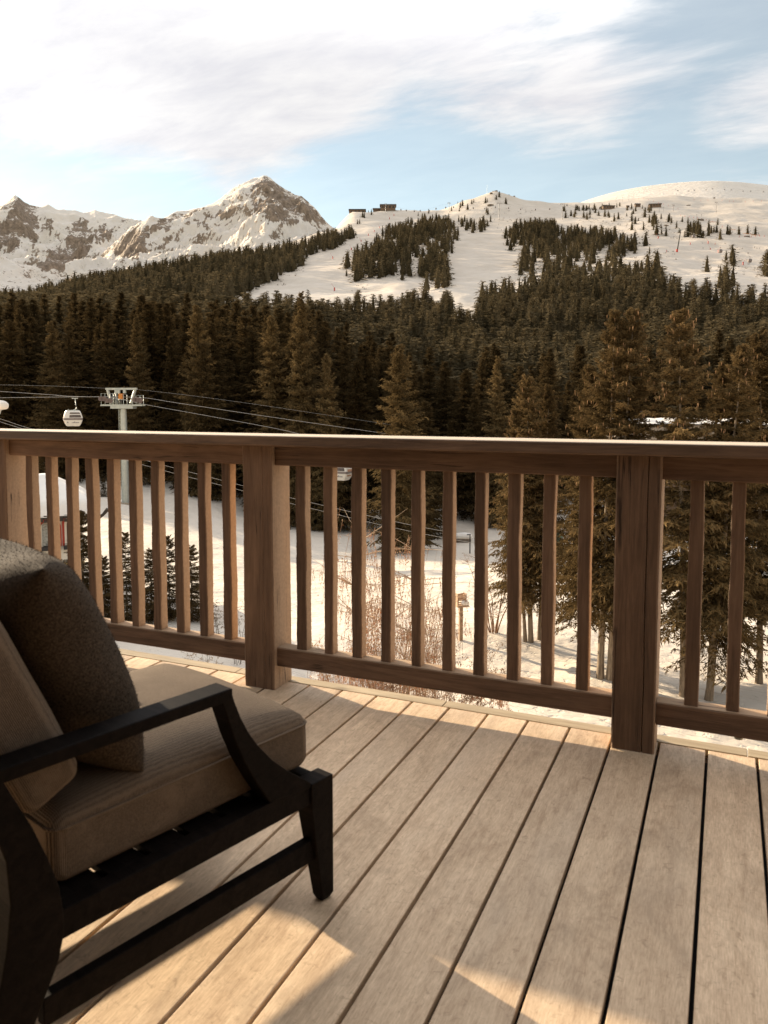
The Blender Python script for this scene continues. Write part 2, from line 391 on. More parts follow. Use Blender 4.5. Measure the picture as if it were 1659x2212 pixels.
for xc, df, pts in COLS:
    xx = min(max(xc, -300), 2000)
    dip = np.interp(xc, [200, 400, 600, 1130, 1400], [0, 1.2, 3.6, 3.6, 2.]); df2 = df+dip*4.5
    D_ = [0., 38., df2]; Z_ = [FLOOR, FLOOR, FLOOR-dip]
    for d, yy in pts:
        r_ = ray(xx, yy); D_.append(d); Z_.append(CAM[2] + d*r_[2]/math.hypot(r_[0], r_[1]))
    D_.append(D_[-1]+900); Z_.append(Z_[-1]-160)
    _tabs.append((np.array(D_), np.array(Z_)))

def image_col(x, y):
    th = np.arctan2(x, y) + YAW
    th = np.clip(th, -1.0, .75)
    back = np.abs(np.arctan2(x, y) + YAW) > 2.2
    return PPX + F_PX/math.cos(PITCH)*np.tan(th), back

def ground_base(x, y):
    x = np.asarray(x, float); y = np.asarray(y, float)
    d = np.hypot(x, y); cx, _ = image_col(x, y)
    zs = np.stack([np.interp(d, a, b) for a, b in _tabs])
    cx = np.clip(cx, _gx[0], _gx[-1]-1e-6); i = np.clip(np.searchsorted(_gx, cx, side='right')-1, 0, len(_gx)-2)
    f = (cx-_gx[i])/(_gx[i+1]-_gx[i]); f = f*f*(3-2*f)*.5 + f*.5
    J = np.arange(d.size).reshape(d.shape)
    zf = zs.reshape(len(_tabs), -1); ii = i.ravel(); k = np.arange(d.size)
    return (zf[ii, k]*(1-f.ravel()) + zf[ii+1, k]*f.ravel()).reshape(d.shape)

def ground(x, y):
    x = np.asarray(x, float); y = np.asarray(y, float); d = np.hypot(x, y)
    z = ground_base(x, y)
    near = np.clip(1-d/160., 0, 1); far = np.clip((d-150)/500., 0, 1)
    z = z + near*(.45*fbm(x/13., y/13., 4, 3) + .07*fbm(x/2.2, y/2.2, 3, 9))*np.clip((d-12)/15., 0, 1)
    z = z + np.clip((d-60)/120., 0, 1)*(1-far)*1.2*fbm(x/30., y/30., 4, 5)
    z = z + far*(3.2*fbm(x/90., y/90., 5, 21) + .9*fbm(x/22., y/22., 3, 27))
    # bank at the far side of the piste, rises to the forest edge
    return z
def gz(x, y): return float(ground(np.array([x]), np.array([y]))[0])
def gpt(x, y): return np.array([x, y, gz(x, y)])
def ground_at(px, py, dmax=2600.):
    """where the ray through an image point meets the ground"""
    r_ = ray(px, py); h = math.hypot(r_[0], r_[1]); ds = np.concatenate([np.arange(8, 200, .5), np.arange(200, dmax, 2.)])
    P = CAM[None, :] + r_[None, :]*(ds/h)[:, None]
    g = ground(P[:, 0], P[:, 1]); k = np.argmax(P[:, 2] <= g)
    if not (P[:, 2] <= g).any(): return None
    return np.array([P[k, 0], P[k, 1], g[k]])

def build_terrain():
    rr = np.concatenate([np.linspace(2.9, 30, 70), np.geomspace(30.5, 200, 150), np.geomspace(204, 2900, 210)])
    th_f = np.linspace(R(-75), R(28), 420); th_b = np.linspace(R(28), R(285), 60)[1:-1]
    th = np.concatenate([th_f, th_b]); nt = len(th); nr = len(rr)
    TH, RR = np.meshgrid(th, rr)
    X = RR*np.sin(TH); Y = RR*np.cos(TH); Z = ground(X, Y)
    V = np.stack([X, Y, Z], -1).reshape(-1, 3)
    i, j = np.meshgrid(np.arange(nr-1), np.arange(nt), indexing='ij'); j2 = (j+1) % nt
    T = np.stack([i*nt+j, (i+1)*nt+j, (i+1)*nt+j2, i*nt+j2], -1).reshape(-1, 4)
    o = link_mesh('snow_ground', tri_mesh('snow_ground', V, T[:, ::-1], smooth=True), M['snow'])
    tag(o, kind='structure')

def mountain(name, prof, d0, d1, base_y, rockiness, seed, amp, back=1.25, rocks=(), soft=0):
    """a massif whose crest follows the given outline [(column, row)] at distance d1"""
    px = np.array([p[0] for p in prof], float); py = np.array([p[1] for p in prof], float)
    ncol = 420; X_ = np.linspace(px[0], px[-1], ncol); t = np.concatenate([np.linspace(0, 1, 150), np.linspace(1.01, back, 24)])
    Yc = np.interp(X_, px, py)
    if soft: Yc = np.convolve(np.pad(Yc, soft, mode='edge'), np.hanning(2*soft+1)/np.hanning(2*soft+1).sum(), 'valid')
    V = np.zeros((len(t), ncol, 3)); tint = np.zeros((len(t), ncol))
    dirs = np.array([ray(x, HZ) for x in X_]); dirs[:, 2] = 0; dirs /= np.linalg.norm(dirs, axis=1)[:, None]
    tanb = np.array([ray(x, base_y)[2]/math.hypot(*ray(x, base_y)[:2]) for x in X_])
    tanc = np.array([ray(x, y)[2]/math.hypot(*ray(x, y)[:2]) for x, y in zip(X_, Yc)])
    for k, tt in enumerate(t):
        d = d0 + (d1-d0)*tt
        zc = tanc*d1; zb = tanb*d0
        s = tt**1.25 if tt <= 1 else 1-(tt-1)*1.6
        V[k, :, 0] = dirs[:, 0]*d; V[k, :, 1] = dirs[:, 1]*d; V[k, :, 2] = CAM[2] + zb + (zc-zb)*s
    sc = amp*3.6
    n = fbm(V[..., 0]/sc, V[..., 1]/sc, 7, seed, True, .52)
    n2 = fbm(V[..., 0]/(sc*.22), V[..., 1]/(sc*.22), 4, seed+40, True)
    w = np.clip(np.minimum(t[:, None]*3., (1.02-t[:, None])*2.4 + .05), 0.03, 1)
    V[..., 2] += amp*w*(n-.2)*.36 + amp*.17*n2*np.clip(w, .3, 1)
    gy, gx = np.gradient(V[..., 2]); 
    cell = np.linalg.norm(np.diff(V[..., :2], axis=1), axis=-1).mean(); rowd = (d1-d0)/150.
    slope = np.hypot(gx/cell, gy/rowd)
    sn = (slope-np.median(slope))/(slope.std()+1e-6)
    tint = rockiness + sn*.13 + .22*fbm(V[..., 0]/(sc*.8), V[..., 1]/(sc*.8), 4, seed+77)
    if rocks:
        vx, vy = proj_arr(V.reshape(-1, 3)); inn = np.zeros(vx.shape, bool)
        wx = vx + 9*fbm(vx/14., vy/14., 3, seed+3); wy = vy + 9*fbm(vx/14.+40, vy/14., 3, seed+4)
        for poly in rocks: inn |= inside([(a*.5, 345.6+b*.5) for a, b in poly], wx, wy)
        tint = tint + np.where(inn, .2, -.31).reshape(tint.shape)
    nr, nc = len(t), ncol
    i, j = np.meshgrid(np.arange(nr-1), np.arange(nc-1), indexing='ij')
    T = np.stack([i*nc+j, i*nc+j+1, (i+1)*nc+j+1, (i+1)*nc+j], -1).reshape(-1, 4)
    o = link_mesh(name, tri_mesh(name, V.reshape(-1, 3), T, tint.ravel(), True), M['alpine'])
    tag(o, kind='structure'); return o

# ------------------------------------------------------------------ conifers
def spruce_arrays(seed, H, Rm, clear, nw, nb, ntw, ncl, bl, bw, droop=.25, core=.0, cones=0, ragged=.35, tp=.82):
    g = np.random.default_rng(seed)
    zs = np.sort(clear + (H*.985-clear)*(np.linspace(0, 1, nw)**.92 + g.normal(0, .006, nw)).clip(0, 1))
    zb = np.repeat(zs, nb); nB = len(zb)
    zb = zb + g.normal(0, (H-clear)/nw*.35, nB)
    t = ((zb-clear)/(H-clear)).clip(0, .995)
    prof = (1-t)**tp*np.where(t < .12, .75+t*2.1, 1.)
    L = Rm*prof*g.uniform(1-ragged*1.3, 1+ragged*.55, nB) + .08
    az = g.uniform(0, 2*np.pi, nB)
    el = np.interp(t, [0, .35, .75, 1], [-.42-droop, -.22-droop*.5, .12, .75]) + g.normal(0, .1, nB)
    s = np.linspace(.12, 1., ntw)[None, :] + g.normal(0, .03, (nB, ntw))
    curve = np.interp(t, [0, .5, 1], [.32, .22, .1])
    rad = L[:, None]*s
    px = np.cos(az)[:, None]*rad; py = np.sin(az)[:, None]*rad
    pz = zb[:, None] + L[:, None]*(np.tan(el)[:, None]*s + curve[:, None]*s*s)
    side = np.where(np.arange(ntw) % 2, 1., -1.)[None, :]*g.uniform(.55, 1.15, (nB, ntw)); side[:, -1] *= .2
    ta = az[:, None] + side
    tl = L[:, None]*(.42*(1.06-s*.72))*g.uniform(.65, 1.25, (nB, ntw)) + bl*.4
    tz = -g.uniform(.15, .75, (nB, ntw))*(1-t[:, None]*.85) + .15*t[:, None]
    u = ((np.arange(ncl)+.5)/ncl)[None, None, :] + g.normal(0, .08, (nB, ntw, ncl))
    D = np.stack([np.cos(ta), np.sin(ta), tz], -1); D /= np.linalg.norm(D, axis=-1, keepdims=True)
    P = np.stack([px, py, pz], -1)[:, :, None, :] + D[:, :, None, :]*(tl[:, :, None]*u)[..., None]
    N = nB*ntw*ncl; P = P.reshape(N, 3) + g.normal(0, bl*.12, (N, 3))
    Dn = np.repeat(D.reshape(-1, 3), ncl, 0) + g.normal(0, .5, (N, 3)); Dn /= np.linalg.norm(Dn, axis=1, keepdims=True)
    ax = np.cross(Dn, g.normal(0, 1, (N, 3)) + np.array([0, 0, .9])); ax /= (np.linalg.norm(ax, axis=1, keepdims=True)+1e-9)
    sz = np.repeat(.4+.6*(L/Rm).clip(0, 1), ntw*ncl)
    lnn = (bl*sz*g.uniform(.6, 1.35, N))[:, None]; ww = (bw*sz*g.uniform(.6, 1.3, N))[:, None]
    A = P - ax*ww*.5; B = P + ax*ww*.5; Cc = P + Dn*lnn + np.array([0, 0, -.12])*lnn
    E_ = P - Dn*lnn*.55
    V = np.stack([A, E_, B, Cc], 1).reshape(-1, 3)
    T = np.arange(N*4).reshape(N, 4)[:, [0, 1, 2, 0, 2, 3]].reshape(-1, 3)
    tin = np.repeat((g.uniform(0, .9, N)*.6 + .3*g.uniform(0, 1, nB).repeat(ntw*ncl)), 4)
    Vs, Ts, ts = [V], [T], [tin]; n0 = len(V)
    # limbs
    tip = np.stack([np.cos(az)*L*.9, np.sin(az)*L*.9, zb + L*(np.tan(el)*.9+curve*.81)], -1)
    bas = np.stack([np.zeros(nB), np.zeros(nB), zb], -1); off = np.array([0, 0, max(.012, Rm*.012)])
    Vl = np.stack([bas-off, bas+off, tip], 1).reshape(-1, 3); Vs.append(Vl); Ts.append(np.arange(nB*3).reshape(nB, 3)+n0); ts.append(np.full(nB*3, .12)); n0 += len(Vl)
    if core > 0:
        k = 9; zc = np.linspace(clear+.02*H, H*.97, 7); rc = Rm*core*(1-(zc-clear)/(H-clear))**.8
        ring = np.stack([np.stack([np.cos(2*np.pi*np.arange(k)/k)*r_*(1+.25*g.normal(0, 1, k).clip(-1, 1)), np.sin(2*np.pi*np.arange(k)/k)*r_, np.full(k, z_)], -1) for z_, r_ in zip(zc, rc)], 0).reshape(-1, 3)
        Tt = []
        for a in range(6):
            for b in range(k):
                c = (b+1) % k; Tt += [(a*k+b, a*k+c, (a+1)*k+c), (a*k+b, (a+1)*k+c, (a+1)*k+b)]
        Vs.append(ring); Ts.append(np.array(Tt)+n0); ts.append(np.full(len(ring), .05)); n0 += len(ring)
    if cones:
        idx = g.choice(np.where(t > .45)[0], cones); sel = P.reshape(nB, -1, 3)[idx, -1, :] + g.normal(0, .08, (cones, 3))
        h = .17; q = np.array([[.025, 0, -.05], [-.013, .022, -.05], [-.013, -.022, -.05], [0, 0, -h], [0, 0, .0]])
        Vc = (sel[:, None, :] + q[None]).reshape(-1, 3)
        Tc = np.concatenate([np.array([(0, 1, 4), (1, 2, 4), (2, 0, 4), (1, 0, 3), (2, 1, 3), (0, 2, 3)])+5*i for i in range(cones)])
        Vs.append(Vc); Ts.append(Tc+n0); ts.append(np.full(len(Vc), 1.)); n0 += len(Vc)
    return np.concatenate(Vs), np.concatenate(Ts), np.concatenate(ts)

def trunk_mesh(name, H, r0, bend=0., n=7, rings=14, seed=0):
    g = random.Random(seed); mb = MB()
    pts = [(bend*math.sin(2.2*k/rings)+g.uniform(-1, 1)*r0*.15, g.uniform(-1, 1)*r0*.15, -.4 + (H+.3)*k/rings) for k in range(rings+1)]
    rad = [r0*(1.25 if k == 0 else 1)*(1-.93*k/rings) for k in range(rings+1)]
    mb.tube(pts, rad, n); return mb.mesh(name)

TREES = {}
def tree_proto(key, mat, seed, H, Rm, clear, r0, **kw):
    V, T, ti = spruce_arrays(seed, H, Rm, clear, **kw)
    cm = tri_mesh('crown', V, T, ti); cm.materials.append(mat)
    tm = trunk_mesh('trunk', H*.97, r0, seed=seed); tm.materials.append(M['bark'])
    TREES[key] = (tm, cm, H, Rm)
def place_tree(key, loc, H, Rm, label, group=None, rz=0., lean=(0, 0), name='spruce_tree', cat='tree'):
    tm, cm, H0, R0 = TREES[key]
    t = thing(name, loc, label, cat, group); t.rotation_euler = (lean[0], lean[1], rz)
    t.scale = (Rm/R0, Rm/R0, H/H0)
    link_mesh('trunk', tm, None, t); link_mesh('crown', cm, None, t); return t

def scatter(d0, d1, x0, x1, spacing, jit=.5, seed=1):
    """jittered points over a sector, at the given ground spacing"""
    g = np.random.default_rng(seed); out = []; d = d0
    th0 = math.atan((x0-PPX)/F_PX)-YAW; th1 = math.atan((x1-PPX)/F_PX)-YAW
    while d < d1:
        n = max(2, int(d*(th1-th0)/spacing)); a = np.linspace(th0, th1, n) + g.uniform(-jit, jit, n)*(th1-th0)/n
        dd = d + g.uniform(-jit, jit, n)*spacing; out.append(np.stack([np.sin(a)*dd, np.cos(a)*dd], -1)); d += spacing*.87
    return np.concatenate(out)

# ------------------------------------------------------------------ world, sun
SUN_AZ = R(-70.5); SUN_EL = R(16.4)           # azimuth from +Y, clockwise positive
SUN_DIR = Vector((math.sin(SUN_AZ)*math.cos(SUN_EL), math.cos(SUN_AZ)*math.cos(SUN_EL), math.sin(SUN_EL)))
def build_world():
    w = bpy.data.worlds.new('World'); scene.world = w; w.use_nodes = True
    T = NT.__new__(NT); T.t = w.node_tree; T.t.nodes.clear(); T.m = None
    T.out = T.n('ShaderNodeOutputWorld')
    sky = T.n('ShaderNodeTexSky', sky_type='NISHITA'); sky.sun_disc = False
    sky.sun_elevation = SUN_EL; sky.sun_rotation = SUN_AZ; sky.altitude = 1850; sky.air_density = 1.; sky.dust_density = .35; sky.ozone_density = 1.
    tc = T.n('ShaderNodeTexCoord'); nrm = T.n('ShaderNodeVectorMath', operation='NORMALIZE'); T.l(tc.outputs['Generated'], nrm.inputs[0]); v = nrm.outputs[0]
    sx = T.n('ShaderNodeSeparateXYZ'); T.l(v, sx.inputs[0])
    # project the direction on a cloud layer
    zz = T.math('ADD', T.math('MAXIMUM', sx.outputs[2], 0.), .12)
    cx = T.n('ShaderNodeCombineXYZ'); T.l(T.math('DIVIDE', sx.outputs[0], zz), cx.inputs[0]); T.l(T.math('DIVIDE', sx.outputs[1], zz), cx.inputs[1])
    layer = T.mapping(cx.outputs[0], (.8, 1.9, 1.), rot=(0, 0, R(50)))
    n1 = T.noise(layer, 1.5, 9, .6, .5); n2 = T.noise(layer, 3.4, 9, .62, .25)
    tex = T.math('ADD', T.math('MULTIPLY', n1, .6), T.math('MULTIPLY', n2, .5))
    def blob(px, py, inner, outer, gain):
        d = ray(px, py); d = d/np.linalg.norm(d)
        dt = T.n('ShaderNodeVectorMath', operation='DOT_PRODUCT'); T.l(v, dt.inputs[0]); dt.inputs[1].default_value = tuple(d)
        mr = T.n('ShaderNodeMapRange', interpolation_type='SMOOTHSTEP'); T.l(dt.outputs['Value'], mr.inputs[0])
        mr.inputs[1].default_value = math.cos(R(outer)); mr.inputs[2].default_value = math.cos(R(inner)); mr.inputs[3].default_value = 0; mr.inputs[4].default_value = gain
        return mr.outputs[0]
    bias = T.math('ADD', blob(200, -40, 6, 20, .36), blob(760, 30, 3, 13, .22))
    bias = T.math('ADD', bias, blob(1640, 300, 1.5, 5.5, .34))
    bias = T.math('ADD', bias, blob(1220, 190, 4, 11, .2))
    bias = T.math('ADD', bias, blob(-900, -300, 20, 50, .35))
    bias = T.math('SUBTRACT', bias, blob(820, 350, 2.5, 9.5, .2))
    bias = T.math('SUBTRACT', bias, blob(150, 430, 4, 11, .32))
    bias = T.math('SUBTRACT', bias, blob(1500, 120, 2, 7, .16))
    bias = T.math('SUBTRACT', bias, blob(1020, 240, .5, 6., .1))
    hor = T.n('ShaderNodeMapRange', interpolation_type='SMOOTHSTEP'); T.l(sx.outputs[2], hor.inputs[0])
    hor.inputs[1].default_value = math.sin(R(14)); hor.inputs[2].default_value = math.sin(R(20)); hor.inputs[3].default_value = -.36; hor.inputs[4].default_value = 0.
    cov = T.math('ADD', T.math('ADD', tex, bias), hor.outputs[0])
    mr = T.n('ShaderNodeMapRange', interpolation_type='SMOOTHSTEP'); T.l(cov, mr.inputs[0])
    mr.inputs[1].default_value = .5; mr.inputs[2].default_value = .82; mr.inputs[3].default_value = .27; mr.inputs[4].default_value = .97
    shade = T.ramp(n2, [(.33, (.75, .74, .775)), (.62, (.93, .91, .90))])
    b1 = T.n('ShaderNodeBackground'); T.l(T.mix(1., sky.outputs[0], (1.2, 1.05, .80), 'MULTIPLY'), b1.inputs[0]); b1.inputs[1].default_value = SKY_K
    b2 = T.n('ShaderNodeBackground'); T.l(shade, b2.inputs[0]); 
    def glow(d, inner, outer, gain):
        dt = T.n('ShaderNodeVectorMath', operation='DOT_PRODUCT'); T.l(v, dt.inputs[0]); dt.inputs[1].default_value = tuple(d)
        g_ = T.n('ShaderNodeMapRange', interpolation_type='SMOOTHSTEP'); T.l(dt.outputs['Value'], g_.inputs[0])
        g_.inputs[1].default_value = math.cos(R(outer)); g_.inputs[2].default_value = math.cos(R(inner)); g_.inputs[3].default_value = 0; g_.inputs[4].default_value = gain
        return g_.outputs[0]
    br = T.math('ADD', T.math('ADD', glow(SUN_DIR, 2, 40, .10), glow((0, .2, .98), 10, 60, 1.25)), CLOUD_K)
    T.l(br, b2.inputs[1])
    mx = T.n('ShaderNodeMixShader'); T.l(mr.outputs[0], mx.inputs[0]); T.l(b1.outputs[0], mx.inputs[1]); T.l(b2.outputs[0], mx.inputs[2])
    T.l(mx.outputs[0], T.out.inputs[0])
SKY_K = .098; CLOUD_K = .435
build_world()
sl = bpy.data.lights.new('sun', 'SUN'); sl.energy = 5.; sl.angle = R(.53); sl.color = (1., .83, .60)
so = bpy.data.objects.new('sun', sl); COL.objects.link(so); so.rotation_euler = (-SUN_DIR).to_track_quat('-Z', 'Y').to_euler(); so.location = (-20, 8, 12)

cd = bpy.data.cameras.new('camera'); co = bpy.data.objects.new('camera', cd); COL.objects.link(co); scene.camera = co
cd.sensor_fit = 'VERTICAL'; cd.sensor_height = 36.; cd.sensor_width = 27.; cd.lens = 36*F_PX/IMH
cd.shift_y = -(IMH/2-PPY)/IMH; cd.clip_start = .05; cd.clip_end = 20000
mat3 = Matrix((RGT, UPV, -FWD)).transposed(); co.matrix_world = Matrix.Translation(CAM) @ mat3.to_4x4()
cd.dof.use_dof = True; cd.dof.focus_distance = 24.; cd.dof.aperture_fstop = 8.5
scene.view_settings.view_transform = 'Standard'; scene.view_settings.look = 'None'; scene.view_settings.exposure = 0
scene.cycles.film_exposure = 2.4
scene.cycles.max_bounces = 6; scene.cycles.diffuse_bounces = 3; scene.cycles.use_denoising = True

# ------------------------------------------------------------------ balcony
def rough_bar(axis, length, w, d, seg=24, amp=.002, ch=.004, seed=0, groove=None, freq=4.):
    """rectangular bar along an axis with slightly uneven sawn faces; base at 0, centred across"""
    x, y = w/2, d/2
    sec = [(-x+ch, -y), (x-ch, -y), (x, -y+ch), (x, y-ch), (x-ch, y), (-x+ch, y), (-x, y-ch), (-x, -y+ch)]
    if groove is not None:
        gx_, gw, gd = groove; sec = [(-x+ch, -y), (gx_-gw, -y), (gx_, -y+gd), (gx_+gw, -y)] + sec[1:]
    vs, n = [], len(sec)
    for k in range(seg+1):
        s = length*k/seg
        for i, (a, b) in enumerate(sec):
            qa = mn.noise(Vector((s*freq, seed*7.3+(a > 0)*3.1, .5)))*amp; qb = mn.noise(Vector((s*freq*1.2, seed*3.7+(b > 0)*5.3, 9.5)))*amp
            fine = mn.noise(Vector((s*40, seed+i, 2.2)))*amp*.3
            if groove is not None and i in (1, 2, 3): qa += mn.noise(Vector((s*3, seed, 77.)))*.006
            p = (a+qa+fine, b+qb+fine)
            vs.append({2: (p[0], p[1], s), 0: (s, p[0], p[1]), 1: (p[0], s, p[1])}[axis])
    fs = [(k*n+i, k*n+(i+1) % n, (k+1)*n+(i+1) % n, (k+1)*n+i) for k in range(seg) for i in range(n)]
    fs += [tuple(range(n))[::-1], tuple(range(seg*n, seg*n+n))]
    mb = MB(); mb.add(vs, fs); return mb
def build_balcony():
    # deck of planks, all one floor
    mb = MB(); g = random.Random(3)
    for k in range(-38, 22):
        x0 = -.029 + .15*k + .0046; x1 = x0 + .1408
        mb.box(((x0+x1)/2, .97, -.011 + g.uniform(-.0008, .0008)), (x1-x0, 3.545, .022))
    tag(mb.build('deck', M['deck'], None, None, .0022, 2), kind='structure')
    mb = MB(); mb.box((-1.2, .47, -.06), (9.0, 4.5, .05)); tag(mb.build('deck_gap_shade', M['under']), kind='structure')  # near-black slab; shade in the plank gaps put into its colour
    mb = MB(); x = -5.9
    g = random.Random(8)
    for x0, x1 in ((-5.8, -3.55), (-3.547, -1.9), (-1.897, -.962), (-.959, .093), (.096, 1.6), (1.603, 3.2)):
        mb.box(((x0+x1)/2, 2.783, -.014), (x1-x0, .06, .024))
    tag(mb.build('deck_border', M['border'], None, None, .002), kind='structure')
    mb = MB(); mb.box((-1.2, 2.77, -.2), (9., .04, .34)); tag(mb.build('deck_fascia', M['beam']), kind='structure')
    # railing
    rt = thing('balcony_railing', (-.98, 2.70, 0), 'brown timber balcony railing with square posts and thin upright balusters along the deck edge', 'railing')
    ox = .98
    posts = [-4.5865, -3.143, -1.6995, -.256, 1.1875]
    for i, px in enumerate(posts):
        w = .138
        gv = {3: (.030, .0022, .02), 2: (.026, .0012, .008)}.get(i)
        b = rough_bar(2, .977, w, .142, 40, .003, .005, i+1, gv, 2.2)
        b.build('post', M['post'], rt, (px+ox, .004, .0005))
    L = posts[-1]-posts[0]+.3
    mb = MB(); mb.box((0, 0, 0), (L, .196, .042)); 
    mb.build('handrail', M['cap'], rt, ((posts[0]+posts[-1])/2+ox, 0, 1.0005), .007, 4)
    for i in range(len(posts)-1):
        a, b_ = posts[i]+.069, posts[i+1]-.069
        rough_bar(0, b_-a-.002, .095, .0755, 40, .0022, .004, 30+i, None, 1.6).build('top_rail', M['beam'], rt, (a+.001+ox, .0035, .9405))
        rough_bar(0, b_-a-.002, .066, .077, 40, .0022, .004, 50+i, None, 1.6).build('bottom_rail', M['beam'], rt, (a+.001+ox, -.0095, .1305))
        n = 10; pitch = (b_-a)/(n+.72); 
        for k in range(n):
            xx = a + .086 + .0205 + k*.1216
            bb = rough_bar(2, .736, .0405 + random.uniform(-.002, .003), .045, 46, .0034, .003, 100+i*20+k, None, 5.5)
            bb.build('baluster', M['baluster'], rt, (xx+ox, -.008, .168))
    p = on_z(1594, 1600, 0.04)
    mb = MB(); mb.tube([(0, 0, .072), (0, 0, .094)], .010, 10); mb.tube([(0, 0, .070), (0, 0, .076)], .014, 10)
    mb.build('support_foot', M['galv'], rt, (p[0]+ox, .0, .003))
    # unseen chalet wall behind the camera; side block and eaves added to block light
    mb = MB(); mb.box((-1.2, -.9, 1.4), (9.4, .3, 3.0)); mb.box((2.05, .2, 1.4), (2.5, 1.898, 3.0)); tag(mb.build('wall_and_shade_block', M['facade']), kind='structure')
    mb = MB(); mb.box((-1.2, -.25, 2.98), (9.6, 1.5, .16)); tag(mb.build('shade_eaves', M['facade']), kind='structure')
build_balcony()

# ------------------------------------------------------------------ armchair
def rounded_box(lx, ly, lz, r, n=18, crown=0., crown_b=0., pinch=0., noise_a=0., seed=0):
    """soft cushion block centred at the origin"""
    bm = bmesh.new(); bmesh.ops.create_cube(bm, size=2.)
    bmesh.ops.subdivide_edges(bm, edges=bm.edges[:], cuts=n, use_grid_fill=True)
    hx, hy, hz = lx/2, ly/2, lz/2
    for v in bm.verts:
        c = v.co; u = Vector((math.copysign(abs(c.x)**.8, c.x), math.copysign(abs(c.y)**.8, c.y), math.copysign(abs(c.z)**.8, c.z)))
        p = Vector((u.x*hx, u.y*hy, u.z*hz)); q = Vector((max(-hx+r, min(hx-r, p.x)), max(-hy+r, min(hy-r, p.y)), max(-hz+r, min(hz-r, p.z))))
        d = p-q
        if d.length > 1e-6: p = q + d.normalized()*r
        fx = max(0, 1-(p.x/hx)**2); fy = max(0, 1-(p.y/hy)**2); k = (fx**.6)*(fy**.6)
        if p.z > 0: p.z += crown*k*(p.z/hz)
        else: p.z -= crown_b*k*(-p.z/hz)
        if noise_a: p += Vector((mn.noise(p*7+Vector((seed, 0, 0))), mn.noise(p*7+Vector((0, seed, 3))), mn.noise(p*6+Vector((1, 2, seed)))))*noise_a
        v.co = p
    me = bpy.data.meshes.new('cushion'); bm.to_mesh(me); bm.free()
    me.polygons.foreach_set('use_smooth', [True]*len(me.polygons)); return me

